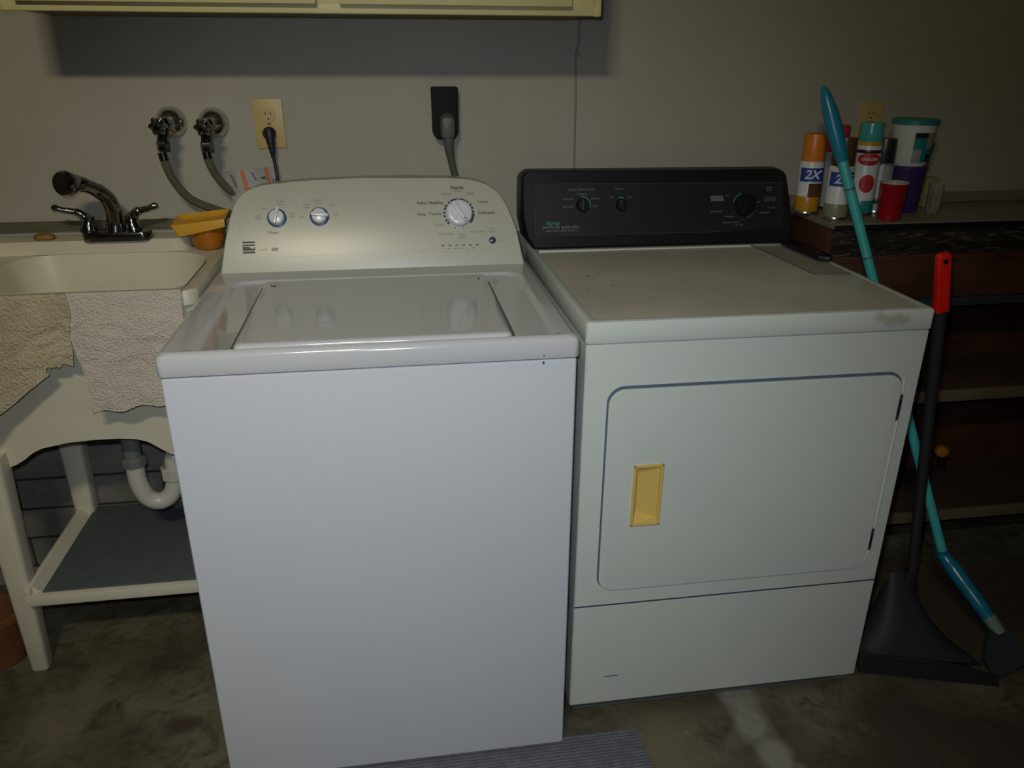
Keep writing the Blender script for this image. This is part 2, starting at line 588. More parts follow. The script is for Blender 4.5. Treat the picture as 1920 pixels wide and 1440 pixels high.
# ------------------------------------------------------------------ the room
X0, X1, Y0, ZC = -2.6, 3.0, -4.6, 2.5
struct(mb('floor').box((X0, Y0, -.1), (X1, .12, 0)), 'floor', 'stained bare concrete garage floor')
struct(mb('wall').box((X0, 0, 0), (X1, .12, ZC)), 'wall_back', 'off-white painted back wall')
struct(mb('dark_wall').box((X0 - .1, Y0, 0), (X0, .12, ZC)), 'wall_left', 'plain wall left of the frame')
struct(mb('dark_wall').box((X1, Y0, 0), (X1 + .1, .12, ZC)), 'wall_right', 'plain wall right of the frame')
struct(mb('dark_wall').box((X0 - .1, Y0 - .1, 0), (X1 + .1, Y0, ZC)), 'wall_front', 'plain wall behind the camera')
struct(mb('ceiling').box((X0 - .1, Y0 - .1, ZC), (X1 + .1, .12, ZC + .1)), 'ceiling', 'plain painted ceiling')
struct(mb('stem').box((X0, -.012, 0), (X1, 0, .97), .003), 'block_wall_and_shade', 'concrete block lower wall, darkened and raised to stand in for shade')  # real block courses low down, extended upward as painted shade
struct(mb('caulk_shade').box((-1.5, -.014, 1.004), (-.50, 0, 1.026), .003), 'gap_shade_strip', 'dark strip standing in for gap shadow and mouldy caulk behind the sink')  # raised strip in place of shadow and caulk along the wall

# thin cable running down the wall
b = mb('cablegrey')
b.tube(spline([(0.388, -.004, 1.52), (0.3875, -.004, 1.43), (0.381, -.004, 1.40), (0.3845, -.004, 1.30), (0.386, -.004, 1.14), (0.39, -.004, .7)], 6), .0022, 8)
b.lathe([(0, 0), (.006, .001), (.005, .006), (0, .008)], (0.387, 0, 1.405), (0, -1, 0), 10)
solo(b, 'cable', (0.388, -.004, .7), 'thin grey cable running straight down the wall behind the dryer', 'cable')

# ------------------------------------------------------------------ wall cabinet (cream, over the washer)
cx0, cx1, cz, cy = -.795, .362, 1.478, -.31
wc = thing('wall_cabinet', (cx0, 0, cz), 'cream painted wall cabinet with two doors hanging above the washer', 'cabinet')
b = mb('cab').box((cx0, cy + .02, cz + .012), (cx1, -.001, 2.25), .003)
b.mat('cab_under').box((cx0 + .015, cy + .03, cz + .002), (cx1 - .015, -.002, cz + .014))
b.build('carcass', wc)
b = mb('cab').box((cx0, cy, cz), (cx1, cy + .02, cz + .018), .003)
b.box((cx0, cy + .0005, cz + .017), (cx0 + .02, cy + .02, 2.25), .001).box((cx1 - .012, cy - .002, cz - .001), (cx1 + .001, cy + .021, 2.25), .003)
b.box((cx1 - .065, cy + .0005, cz + .017), (cx1 - .0125, cy + .02, 2.25), .001).box((-.216, cy + .0005, cz + .017), (-.168, cy + .02, 2.25), .001)
b.build('face_frame', wc)
for (a, c) in ((cx0 + .03, -.214), (-.170, .298)):
    d = mb('cab').box((a, cy - .018, cz + .016), (c, cy, 2.22), .003)
    d = d.build('door', wc)
    boolean(d, mb('cab').box((a + .05 - wc.location.x, cy - .03, .066), (c - .05 - wc.location.x, cy - .010, 2.16 - cz)))
    mb('cab').lathe([(.006, 0), (.006, .012), (.014, .018), (.014, .024), (0, .028)], ((c - .03 if a < -.5 else a + .03), cy - .018, cz + .12), (0, -1, 0), 16).build('knob', d)

# ------------------------------------------------------------------ wall water valves and hoses
for i, (vx, vz, hose, lab, hl) in enumerate((
    (-.594, 1.254, [(-.600, -.105, 1.195), (-.596, -.105, 1.165), (-.588, -.085, 1.125), (-.566, -.062, 1.085), (-.532, -.042, 1.060), (-.47, -.035, 1.035), (-.38, -.035, 1.0), (-.34, -.04, .9)],
     'chrome water valve on the wall, left of the pair above the sink', 'left braided hose curving down from the wall valve behind the washer'),
    (-.498, 1.251, [(-.503, -.105, 1.195), (-.500, -.105, 1.170), (-.491, -.09, 1.138), (-.474, -.075, 1.110), (-.443, -.065, 1.082), (-.38, -.06, 1.045), (-.28, -.06, .98), (-.25, -.06, .88)],
     'chrome water valve on the wall, right of the pair next to the outlet', 'right braided hose curving down from the valve beside the outlet'))):
    t = thing('water_valve', (vx, 0, vz), lab, 'valve', 'washer water valves')
    mb('chrome').lathe([(.0355, 0), (.0358, .003), (.0345, .012), (.031, .022), (.025, .031), (.018, .037), (.011, .040), (.011, .044)], (vx, 0, vz), (0, -1, 0)).build('escutcheon', t)
    b = mb('chromed').lathe([(.011, .02), (.011, .06), (.016, .062), (.017, .085), (.014, .092), (.010, .095), (.008, .125)], (vx, 0, vz), (-.0, -1, 0), 20)
    b.tube([(vx, -.075, vz), (vx - .002, -.09, vz - .022), (vx - .004, -.103, vz - .042)], [.014, .013, .012], 16)
    b.build('valve_body', t)
    mb('chromed').lathe([(0, .118), (.010, .118), (.017, .121), (.0185, .128), (.017, .135), (.010, .138), (.007, .136), (0, .137)], (vx, 0, vz), (0, -1, 0), 48, (6, .16)).build('handle', t, label='lobed chrome handle')
    mb('chromed').lathe([(.0135, 0), (.0145, .003), (.0145, .018), (.012, .022)], (vx - .003, -.1, vz - .036), (0, -.06, -1), 6).build('hose_nut', t)
    b = mb('braid').tube(spline(hose, 10), .0092, 14)
    b.mat('chromed').tube([hose[0], (Vector(hose[0]) * .4 + Vector(hose[1]) * .6)], .0108, 14)
    solo(b, 'supply_hose', hose[-1], hl, 'hose', 'washer supply hoses')


# ------------------------------------------------------------------ outlets
def receptacle(b, x, z, y=-.0055):
    b.mat('ivory').lathe([(.0172, 0), (.0172, .0016), (.0165, .0022), (0, .0022)], (x, y, z), (0, -1, 0), 24)
    for dx, h in ((-.0062, .008), (.0062, .0065)):
        b.mat('ivoryd').box((x + dx - .0012, y - .0027, z + .001), (x + dx + .0012, y - .002, z + .001 + h))
    b.mat('ivoryd').lathe([(.0027, 0), (.0027, .0006), (0, .0006)], (x, y - .0022, z - .008), (0, -1, 0), 12)


ox, oz = -.3695, 1.247
t = thing('wall_outlet', (ox, 0, oz), 'ivory duplex outlet with a black plug in its lower socket', 'outlet')
pl = mb('ivory').box((ox - .035, -.0055, oz - .057), (ox + .035, 0, oz + .057), .0025)
pl.mat('ivoryd').lathe([(.003, 0), (.002, .001), (0, .001)], (ox, -.0055, oz), (0, -1, 0), 12)
pl.build('cover_plate', t)
for dz in (.0195, -.0195):
    b = MB()
    receptacle(b, ox, oz + dz)
    b.build('socket', t)
t.rotation_euler = (0, radians(-1.2), 0)
b = mb('rubber').lathe([(.0145, .002), (.0155, .006), (.0155, .016), (.012, .022), (0, .023)], (ox - .001, -.0055, oz - .0205), (0, -1, 0), 20)
b.tube(spline([(ox, -.022, oz - .013), (ox + .001, -.028, oz - .030), (ox + .003, -.030, oz - .052), (ox + .004, -.030, oz - .075)], 6), [.0125] * 4 + [.0118] * 3 + [.0105] * 3 + [.009] * 3 + [.0072] * 3 + [.005] * 3, 14)
b.tube(spline([(ox + .004, -.030, oz - .072), (ox + .007, -.030, oz - .10), (ox + .012, -.035, oz - .16), (ox + .03, -.045, oz - .26), (ox + .03, -.05, oz - .36)], 6), .0038, 10)
solo(b, 'power_plug', (ox, -.006, oz - .02), 'black plug and cord in the ivory outlet above the washer', 'plug')

o2x, o2z = 1.195, 1.238
t = thing('wall_outlet', (o2x, 0, o2z), 'ivory outlet plate half hidden behind the spray cans', 'outlet')
mb('ivory').box((o2x - .035, -.0055, o2z - .052), (o2x + .035, 0, o2z + .052), .0025).build('cover_plate', t)
for dz in (.0195, -.0195):
    b = MB()
    receptacle(b, o2x, o2z + dz)
    b.build('socket', t)

# dryer outlet: black surface box with a grey plug
dx0, dx1, dzt = .021, .085, 1.331
b = mb('blackbox').prism([(dx0, dzt), (dx0 + .001, dzt - .108), (dx0 + .012, dzt - .121), (dx1 - .012, dzt - .121), (dx1 - .001, dzt - .108), (dx1, dzt)], 'xz', -.045, 0, .004)
b.box((dx0 + .022, -.047, dzt - .10), (dx1 - .022, -.044, dzt - .06), .002)
solo(b, 'dryer_outlet', ((dx0 + dx1) / 2, 0, dzt - .12), 'black surface-mounted dryer outlet box with grey plug in it', 'outlet')
b = mb('greycord')
px = .0565
b.loft([[(px + (p[0]) * k, y, 1.245 + p[1] * k2 + dz) for p in rrect(-.018, .018, -.035, .028, .017, 6)] for (y, k, k2, dz) in ((-.047, .9, .95, 0), (-.050, 1, 1, 0), (-.062, .98, .95, -.002), (-.070, .8, .8, -.004), (-.073, .5, .5, -.006))], cap1=True)
b.tube(spline([(px, -.060, 1.215), (px + .002, -.058, 1.19), (px + .007, -.052, 1.16), (px + .017, -.045, 1.12), (px + .04, -.04, 1.04), (px + .05, -.04, .93)], 8), [.014 - .0055 * min(1, k / 16) for k in range(41)], 14)
solo(b, 'dryer_plug', (px, -.05, 1.21), 'grey dryer plug and thick cord hanging from the black box', 'plug')

# small clear warning tag hanging at the washer's cord
tx = Vector((-.475, -.075, 1.146))
te = Vector((-.371, -.075, 1.155))
ux = (te - tx).normalized()
uz = Vector((.16, .0, -1)).normalized()
def tagpt(a, h, off=0.0):
    return tx + (te - tx) * a + uz * h + Vector((0, -off - .003 * sin(a * 7), 0))
b = mb('tag').sheet(lambda u, v: tagpt(u, .075 * v), 14, 4, .0008)
b.mat('orange').sheet(lambda u, v: tagpt(.33 + .10 * u + .0 * v, .075 * v, .0012), 2, 4, .0004)
b.mat('orange').sheet(lambda u, v: tagpt(.88 + .07 * u, .075 * v, .0012), 2, 4, .0004)
b.mat('darkprint').sheet(lambda u, v: tagpt(.76 + .09 * u, .021 + .005 * v, .0012), 2, 2, .0004)
b.mat('palegrey').sheet(lambda u, v: tagpt(.10 + .05 * u + .05 * v, .008 + .03 * v, .0012), 2, 2, .0004)
b.mat('palegrey').sheet(lambda u, v: tagpt(.55 + .06 * u + .05 * v, .008 + .02 * v, .0012), 2, 2, .0004)
solo(b, 'warning_tag', tuple(tagpt(.5, .075)), 'clear tag with orange stripes sticking up behind the washer console', 'tag', smooth=0)

# ------------------------------------------------------------------ utility sink
sx0, sx1 = -1.060, -.488
zr = .965
sk = thing('utility_sink', ((sx0 + sx1) / 2, -.24, 0), 'off-white plastic utility sink on tapered legs with a lower shelf', 'sink')
yb, yf = -.100, -.435          # basin opening back / front
# basin: lofted tub
rings = []
for (z, ins, r) in ((zr, 0, .075), (zr - .006, .004, .075), (zr - .09, .024, .07), (zr - .22, .048, .06), (zr - .30, .066, .06), (zr - .315, .085, .05)):
    rings.append([(p[0], p[1], z) for p in rrect(-.955 + ins * 1.0, -.516 - ins * 1.0, yf + ins * .6, yb - ins * .25, (r * .6, r * .35, r * 1.6, r * 1.2), 8)])
b = mb('sink').loft(rings, cap1=True)
# outer skin
out = []
for (z, ins) in ((zr - .01, -.006), (zr - .23, .040), (zr - .325, .075)):
    out.append([(p[0], p[1], z) for p in rrect(-.955 + ins * 1.0 - .006, -.512 - ins * 1.0 + .006, yf + ins * .6 - .004, yb - ins * .2 + .004, .07, 8)])
b.loft(out, cap1=True)
b.build('basin', sk)
# rim: ring between opening and outer rectangle, with a turned-down lip
inner = rrect(-.955, -.516, yf, yb, (.045, .02625, .12, .09), 8)
outer = rrect(sx0, sx1, -.462, -.012, (.03, .03, .002, .002), 8)
b = mb('sink').loft([[(p[0], p[1], zr - .003) for p in inner], [(p[0] * 1.0, p[1], zr) for p in [(a[0] + (c[0] - a[0]) * .15, a[1] + (c[1] - a[1]) * .15) for a, c in zip(inner, outer)]],
                     [(a[0] + (c[0] - a[0]) * .9, a[1] + (c[1] - a[1]) * .9, zr) for a, c in zip(inner, outer)],
                     [(p[0], p[1], zr - .005) for p in outer], [(p[0], p[1], zr - .030) for p in outer], [(p[0] * .999, p[1] * .97, zr - .032) for p in outer]])
b.build('rim', sk)
# raised faucet deck at the back
dk = rrect(sx0 + .001, -.578, -.098, -.0145, (.03, .035, .004, .004), 6)
b = mb('sink').loft([[(p[0], p[1], zr) for p in dk], [(p[0], p[1], .988) for p in dk], [(p[0] - .002, p[1] * .93 - .001, .995) for p in dk]], cap1=True)
b.build('deck', sk)
# apron: front and side skirts with an arched lower edge
ARCH = [(-1.05, .535), (-.99, .548), (-.961, .556), (-.940, .563), (-.918, .576), (-.898, .592), (-.875, .603), (-.817, .614), (-.765, .617), (-.716, .617), (-.680, .613), (-.655, .604), (-.635, .586), (-.615, .568), (-.585, .553), (-.52, .542)]
def arch(u):
    """height of the skirt's lower edge across the front, u in 0..1"""
    x = sx0 + .012 + (sx1 - sx0 - .024) * u
    P = ARCH
    for (a, za), (b_, zb) in zip(P, P[1:]):
        if a <= x <= b_:
            k = (x - a) / (b_ - a)
            return za + (zb - za) * k
    return P[0][1] if x < P[0][0] else P[-1][1]
def front(u, v):
    x = sx0 + .012 + (sx1 - sx0 - .024) * u
    zt = zr - .02
    z = zt + (arch(u) - zt) * v
    y = -.448 + .055 * ((zt - z) / .33)
    return (x, y, z)
b = mb('sink').sheet(front, 90, 12, .006)
for xs in (sx0 + .012, sx1 - .014):
    b.sheet(lambda u, v: (xs, -.443 + .42 * u, (zr - .02) + (.54 + .05 * sin(pi * u) - zr + .02) * v), 12, 6, .005)
b.build('apron', sk)
# legs, tapered, splayed slightly
for (fx, fy, tx_, ty_) in ((-1.006, -.372, -.982, -.400), (-.513, -.372, -.525, -.402), (-.962, -.042, -.955, -.05), (-.513, -.042, -.525, -.05)):
    b = MB().mat('sink')
    rg = []
    for (z, r) in ((0, .0185), (.004, .0205), (.3, .026), (.60, .032)):
        k = z / .6
        rg.append([(fx + (tx_ - fx) * k + p[0], fy + (ty_ - fy) * k + p[1], z) for p in rrect(-r, r, -r, r, r * .45, 4)])
    b.loft(rg, True, True)
    b.build('leg', sk)
# shelf
b = mb('sink').box((-.975, -.428, .215), (-.528, -.026, .243), .005)
b.box((-.975, -.426, .24), (-.962, -.026, .262), .004)
b.prism([(-.962, .243), (-.944, .243), (-.962, .262)], 'xz', -.41, -.03)
b.build('shelf', sk)
# drain and trap
t = sk
mb('steel').lathe([(0, 0), (.03, 0), (.034, .003), (.03, .004), (0, .002)], (-.735, -.27, zr - .315), (0, 0, 1), 24).build('drain', sk)
b = mb('greypipe').tube([(-.735, -.27, .648), (-.735, -.27, .50)], .0205, 20)
b.lathe([(.022, 0), (.027, .003), (.027, .022), (.022, .026)], (-.735, -.27, .485), (0, 0, 1), 24, (8, .05))
b.build('tailpiece', sk, label='grey drain tailpiece with slip nut')
b = mb('pvc').tube(spline([(-.735, -.27, .49), (-.734, -.27, .44), (-.722, -.265, .395), (-.695, -.26, .378), (-.668, -.255, .393), (-.655, -.25, .43), (-.654, -.25, .455)], 8), .0215, 20)
b.lathe([(.022, 0), (.030, .003), (.030, .030), (.024, .034)], (-.654, -.25, .435), (0, 0, 1), 24, (8, .04))
b.tube(spline([(-.654, -.25, .46), (-.652, -.24, .492), (-.645, -.20, .50), (-.645, -.1, .49), (-.645, -.012, .485)], 8), .0205, 18)
b.build('drain_trap', sk, label='white curved drain trap')
mb('rubber').lathe([(0, 0), (.014, .001), (.015, .012), (.008, .016), (0, .017)], (-.772, -.31, .61), (0, -1, 0), 14).build('bolt_knob', sk)

# faucet
fz = 1.0005
FA = Vector((-.011, .030, -.005))
t = thing('faucet', (-.7225, -.115, fz), 'chrome two-handle faucet with a pull-out spray head on the sink deck', 'faucet')
bp = rrect(-.798, -.648, -.142, -.088, .018, 6)
b = mb('chromed').loft([[(p[0], p[1], z) for p in [(-.723 + (q[0] + .723) * k, -.115 + (q[1] + .115) * k) for q in bp]] for (z, k) in ((fz, 1), (fz + .014, 1), (fz + .019, .97), (fz + .021, .9))], cap0=True, cap1=True)
b.build('base_plate', t)
b = mb('chromed').tube(spline([(-.727, -.115, fz + .018), (-.724, -.117, 1.045), (-.722, -.122, 1.075), (-.726, -.138, 1.103), (-.738, -.162, 1.124), (-.752, -.19, 1.139), (-.766, -.207, 1.146)], 6),
                       [.0235, .0225, .0215, .0205, .0195, .0185] + [.018] * 6 + [.0175] * 6 + [.0165] * 6 + [.0150] * 6 + [.0165] * 6 + [.0165], 20)
b.build('spout', t)
ax = Vector((-.40, -.91, .06)).normalized()
hb = Vector((-.766, -.207, 1.146))
b = mb('chromed').lathe([(.0165, -.012), (.019, 0), (.0245, .010), (.0275, .020), (.0275, .028), (.024, .034), (.012, .0375), (0, .038)], hb, ax, 28)
b.build('spray_head', t)
for (sx, sg, hz) in ((-.786, -1, .0), (-.685, 1, .0)):
    b = mb('chromed').lathe([(.019, 0), (.0195, .006), (.015, .018), (.012, .030), (.0125, .038), (.0, .046)], (sx, -.115, fz + .018), (sg * -.12, 0, 1), 20)
    e = Vector((sx + sg * .058, -.13, 1.079))
    b.tube(spline([(sx, -.115, fz + .048), (sx + sg * .010, -.118, 1.063), (sx + sg * .025, -.121, 1.069), (sx + sg * .042, -.126, 1.073), e], 5), [.011] * 4 + [.0095] * 5 + [.0072] * 5 + [.0066] * 5 + [.0068, .0072], 14)
    b.lathe([(0, -.009), (.006, -.007), (.0085, 0), (.006, .007), (0, .009)], e, (sg, -.2, .1), 14)
    b.build('lever_handle', t)

t.location += FA

# soap, bowl, yellow tray
b = mb('soap').lathe([(0, 0), (.016, 0), (.019, .004), (.018, .011), (.010, .015), (0, .015)], (-.905, -.068, .9955), (0, 0, 1), 20, (2, .25))
solo(b, 'soap_bar', (-.905, -.068, .9955), 'small brown soap bar on the sink deck left of the faucet', 'soap')
bc = (-.532, -.080, .9655)
b = mb('amber').lathe([(0, 0), (.022, .0), (.031, .006), (.038, .018), (.041, .034), (.042, .052), (.0395, .052), (.037, .034), (.030, .014), (0, .008)], bc, (0, 0, 1), 36)
solo(b, 'bowl', bc, 'translucent orange bowl on the sink deck beside the washer', 'bowl')
def tray(u, v):
    x = -.600 + .122 * u
    y = -.130 + .078 * v
    ed = max(abs(2 * u - 1) ** 6, abs(2 * v - 1) ** 6)
    return (x, y, 1.0215 + .012 * ed + .012 * u + (.010 * v))
b = mb('yellow').sheet(tray, 16, 12, .0022)
b.prism([(-.600, 1.033), (-.478, 1.045), (-.478, 1.027), (-.584, 1.006)], 'xz', -.135, -.130, .0015)
solo(b, 'plastic_tray', (-.535, -.09, 1.0215), 'yellow plastic tray lying on top of the orange bowl', 'tray')


# cloths over the front rim
def cloth(name, xa, xb, bottom, key, label, seed, yo, xedge=None, hole=None):
    t = bmesh.new()
    nu, nv = 44, 56
    pin = .10      # share of length that lies over the rim into the basin
    def fn(u, v):
        x = xa + (xb - xa) * u
        zb = bottom(u)
        if v < pin:
            k = v / pin
            ang = k * pi * .5
            y = (-.425 + yo * 0) - (.050 - yo) * sin(ang)
            z = zr + .004 + .0 - .03 * (1 - k) ** 2 + .004 * sin(pi * k)
            z = min(z + .003, zr + .007)
            if k < .3:
                z -= .004
        else:
            k = (v - pin) / (1 - pin)
            y = -.475 + yo - .004 * k
            z = zr + .004 + (zb - zr - .004) * k
        n = noise.noise_vector(Vector((x * 9 + seed, v * 3.0, seed)))
        n2 = noise.noise_vector(Vector((x * 30 + seed, v * 14.0, 3 + seed)))
        a = min(1, max(0, (v - pin) * 4))
        xx = x + (.006 * n.x + .002 * n2.x) * a
        if xedge:
            xx += xedge(u, z)
        return Vector((xx, y - abs(.010 * n.y + .003 * n2.y) * a, z + (.004 * n2.z) * a))
    V = [[t.verts.new(fn(i / nu, j / nv)) for j in range(nv + 1)] for i in range(nu + 1)]
    for i in range(nu):
        for j in range(nv):
            if hole and hole((V[i][j].co + V[i + 1][j + 1].co) / 2):
                continue
            t.faces.new((V[i][j], V[i + 1][j], V[i + 1][j + 1], V[i][j + 1]))
    for v in [v for v in t.verts if not v.link_faces]:
        t.verts.remove(v)
    bmesh.ops.recalc_face_normals(t, faces=t.faces)
    bmesh.ops.solidify(t, geom=list(t.faces), thickness=.0025)
    b = mb(key)
    b._merge(t)
    return solo(b, name, ((xa + xb) / 2, -.47, bottom(.5)), label, 'cloth', smooth=60)


cloth('towel', -.727, -.512, lambda u: .716 + .020 * u + .004 * sin(u * 17), 'cloth', 'pale beige towel hanging over the sink front, the one nearest the washer', 3.1, 0,
      xedge=lambda u, z: (1 - u) * .006 * sin((z - .7) * 23))
def lb(u):
    x = -.985 + .252 * u
    if x < -.898:
        return .632 + (x + .985) * 1.05
    if x < -.755:
        return .724 + (x + .898) * .70
    return .832 - (x + .755) * .35
cloth('rag', -.985, -.733, lb, 'cloth2', 'brownish rag hanging over the sink front with a slanted torn lower edge', 8.7, -.002,
      xedge=lambda u, z: u * (.014 * max(0, min(1, (z - .80) / .13)) - .006), hole=lambda c: abs(c.x + .775) < .011 + (c.z - .80) * .2 and .806 < c.z < .822)

b = mb('shelfmat').box((-.940, -.415, .2435), (-.535, -.035, .2485), .002)
solo(b, 'rubber_mat', (-.74, -.22, .2435), 'dark grey mat lying on the sink shelf', 'mat')
b = mb('terra').lathe([(0, 0), (.045, 0), (.050, .01), (.066, .125), (.070, .127), (.070, .150), (.064, .151), (.060, .12), (.045, .02), (0, .02)], (-1.105, -.33, 0), (0, 0, 1), 28)
solo(b, 'flower_pot', (-1.105, -.33, 0), 'rusty brown pot on the floor behind the left sink leg', 'pot')

# ------------------------------------------------------------------ washer
wl, wr, wf, wb = -.484, .2225, -.8095, -.135
wt = .9545
ws = thing('washing_machine', ((wl + wr) / 2, -.47, 0), 'white top-loading washing machine with a tall rounded control console', 'washing machine')
b = mb('enamel').prism([(wl + .0035, wf + .004), (wr - .0035, wf + .004), (wr - .0035, wb + .004), (wl + .0035, wb + .004)], 'xy', .012, .9115, .006, 3)
b.build('body', ws)
for fx in (wl + .06, wr - .06):
    for fy in (wf + .06, wb - .06):
        mb('rubber').lathe([(.02, 0), (.02, .008), (.012, .012), (.012, .02)], (fx, fy, 0), (0, 0, 1), 16).build('foot', ws)
mb('gap').box((wl + .008, wf + .008, .905), (wr - .008, wb, .918)).build('seam', ws, label='dark seam below the lid panel')
# top panel with recessed lid well
def ring(ins, z, r):
    return [(p[0], p[1], z) for p in rrect(wl + ins, wr - ins, wf + ins, wb - ins, r, 8)]
def well(ins, z, r=.04):
    return [(p[0], p[1], z) for p in rrect(-.436 + ins, .190 - ins, wf + .014 + ins * .4, -.352 - ins, (.012, .012, r, r), 8)]
b = mb('enamel_top').loft([ring(.001, .9145, .010), ring(0, .917, .010), ring(0, .944, .010), ring(.003, .9505, .010), ring(.009, .9540, .011), ring(.012, .9545, .012)])
b.loft([ring(.012, .9545, .012), well(-.002, .9545), well(.004, .9535), well(.010, .9475, .035), well(.014, .9465, .033)], cap1=True)
b.build('top_panel', ws)
# lid
lx0, lx1, ly0, ly1 = -.362, .106, -.795, -.392
def lid_ring(ins, z):
    return [(p[0], p[1], z) for p in rrect(lx0 + ins, lx1 - ins, ly0 + ins, ly1 - ins * .3, (.010, .010, .004, .004), 6)]
b = mb('enamel_top').loft([lid_ring(0, .9466), lid_ring(0, .9545), lid_ring(.002, .9580), lid_ring(.006, .9600), lid_ring(.014, .9605), lid_ring(.03, .9590)], cap1=True)
b.mat('gapgrey').prism([(lx0 - .0075, ly0 + .004), (lx0 - .0005, ly0 + .004), (lx0 - .0005, ly1 - .012), (lx0 - .0055, ly1 - .012)], 'xy', .9466, .9492)
b.prism([(lx1 + .0005, ly0 + .018), (lx1 + .0075, ly0 + .018), (lx1 + .0055, ly1 - .022), (lx1 + .0005, ly1 - .022)], 'xy', .9466, .9492)
lid = b.build('lid', ws)
for hx in (-.34, .09):
    mb('gapgrey').lathe([(0, 0), (.006, 0), (.006, .001), (0, .001)], (hx, -.43, .9592), (0, 0, 1), 16).build('bumper', lid)
mb('darkprint').box((.1575, wf + .0032, .9035), (.1605, wf + .0045, .9085)).box((.1580, wf - .0004, .919), (.1596, wf + .0008, .9225)).build('paint_chip', ws, label='small dark chip near the right end of the seam')

# console: face leaning back
A = radians(26)
CPt = Vector((wl + .012, -.290, wt))
UP = Vector((0, sin(A), cos(A)))
NR = Vector((0, -cos(A), sin(A)))
CW = .683
def cpt(s, t, off=0.0):
    t *= .988
    return CPt + Vector((s, 0, 0)) + UP * t + NR * (off + .62 * t * (.212 - t))   # gently bowed face
outl = [(0, 0)]
for (s, t) in ((.013, .070), (.0265, .128), (.034, .152), (.045, .172), (.062, .188), (.088, .1995), (.14, .2065), (.22, .2120), (.32, .2150), (.42, .2145), (.50, .2120), (.545, .2090), (.580, .2030), (.607, .1920), (.627, .1770), (.641, .1580), (.652, .1340), (.661, .1070), (.669, .0800)):
    outl.append((s, t))
outl.append((CW, 0))
b = MB().mat('console')
cen = (.342, .10)
def shr(k, dt=0):
    return [(cen[0] + (s - cen[0]) * (1 - k), cen[1] + (t - cen[1]) * (1 - k * 2.2 if t > .01 else 1) if t > .01 else t) for s, t in outl]
def backpt(s, t):
    # shell bends over to the rear and drops straight down
    p = cpt(s, t)
    return Vector((p.x, min(p.y + .05 + .0, wb - .012), p.z - .004))
rg = [[cpt(s, t, 0) for s, t in shr(.012)], [cpt(s, t, -.0018) for s, t in shr(.005)], [cpt(s, t, -.006) for s, t in outl], [backpt(s, t) for s, t in outl]]
rg.append([Vector((p.x, -.150, p.z - .012)) if t > .01 else Vector((p.x, -.150, p.z)) for p, (s, t) in zip(rg[-1], outl)])
b.loft(rg, cap0=False, cap1=True)
fr = shr(.012)
im = max(range(len(fr)), key=lambda i: fr[i][1])
def side_s(tv, pts):
    for (s0, t0), (s1, t1) in zip(pts, pts[1:]):
        if min(t0, t1) <= tv <= max(t0, t1) and t0 != t1:
            return s0 + (s1 - s0) * (tv - t0) / (t1 - t0)
    return pts[-1][0] if tv > pts[0][1] else pts[0][0]
def face(u, v):
    tv = fr[im][1] * v
    a = side_s(tv, fr[:im + 1])
    c_ = side_s(tv, list(reversed(fr[im:])))
    return cpt(a + (c_ - a) * u, tv, 0)
b.sheet(face, 24, 60)
con = b.build('console', ws, smooth=25)
def plate(u, v):
    e = min(u, 1 - u) * .590
    k = max(0, 1 - e / .05)
    c_ = .05 * (1 - math.sqrt(max(0, 1 - k * k)))
    tb, tt = .033 + c_ * .3, .160 - c_
    return cpt(.045 + .590 * u, tb + (tt - tb) * v, .0008)
pl2 = mb('console').sheet(plate, 60, 30)
pl2.build('face_plate', con)
FP = .0011

def arc(b, c, r0, r1, a0, a1, off=FP, n=None):
    n = n or max(2, int(abs(a1 - a0) / 6))
    def fn(u, v):
        a = radians(a0 + (a1 - a0) * u)
        r = r0 + (r1 - r0) * v
        return cpt(c[0] + r * cos(a), c[1] + r * sin(a), off)
    b.sheet(fn, n, 1, .0003)


# small knobs
for (c, ang) in (((.1292, .1205), 75), ((.2217, .1215), -5)):
    b = mb('bluering').lathe([(.0208, 0), (.0208, .0035), (.0180, .0045), (.0175, .0035)], cpt(c[0], c[1], FP), NR, 36)
    b.build('knob_ring', con, label='dark blue ring around a small knob')
    k = mb('knob').lathe([(.0172, 0), (.0168, .012), (.0150, .017), (.008, .0185), (0, .0185)], cpt(c[0], c[1], FP), NR, 36)
    a = radians(ang)
    d2 = Vector((cos(a), 0, 0)) + UP * sin(a)
    d3 = NR.cross(d2)
    p = cpt(c[0], c[1], FP + .014)
    Mx = Matrix(((d2.x, d3.x, NR.x, p.x), (d2.y, d3.y, NR.y, p.y), (d2.z, d3.z, NR.z, p.z), (0, 0, 0, 1)))
    k.box((-.0165, -.0035, 0), (.0205, .0035, .011), .0018, 3, Mx)
    k.build('knob', con)
# cycle dial
c = (.5355, .1215)
b = mb('navy')
for (a0, a1) in ((216, 226), (203, 213), (186, 195), (172, 181), (154, 164), (142, 151), (126, 133), (92, 122), (60, 88), (48, 57), (31, 41), (17, 27), (2, 11), (-42, -1)):
    arc(b, c, .0310, .0362, a0, a1)
b.build('cycle_ring', con, label='segmented navy ring around the cycle dial')
b = mb('knob').lathe([(.0300, 0), (.0298, .010), (.0285, .013), (.0265, .0145), (.020, .0150), (0, .0150)], cpt(c[0], c[1], FP), NR, 48)
a = radians(-57)
d2 = Vector((cos(a), 0, 0)) + UP * sin(a)
d3 = NR.cross(d2)
p = cpt(c[0], c[1], FP + .0145)
Mx = Matrix(((d2.x, d3.x, NR.x, p.x), (d2.y, d3.y, NR.y, p.y), (d2.z, d3.z, NR.z, p.z), (0, 0, 0, 1)))
b.box((-.027, -.0055, -.002), (.0265, .0055, .0095), .0035, 3, Mx)
b.mat('greyprint').box((.018, -.0018, .0095), (.0235, .0018, .0100), .0003, 1, Mx)
b.build('cycle_dial', con)
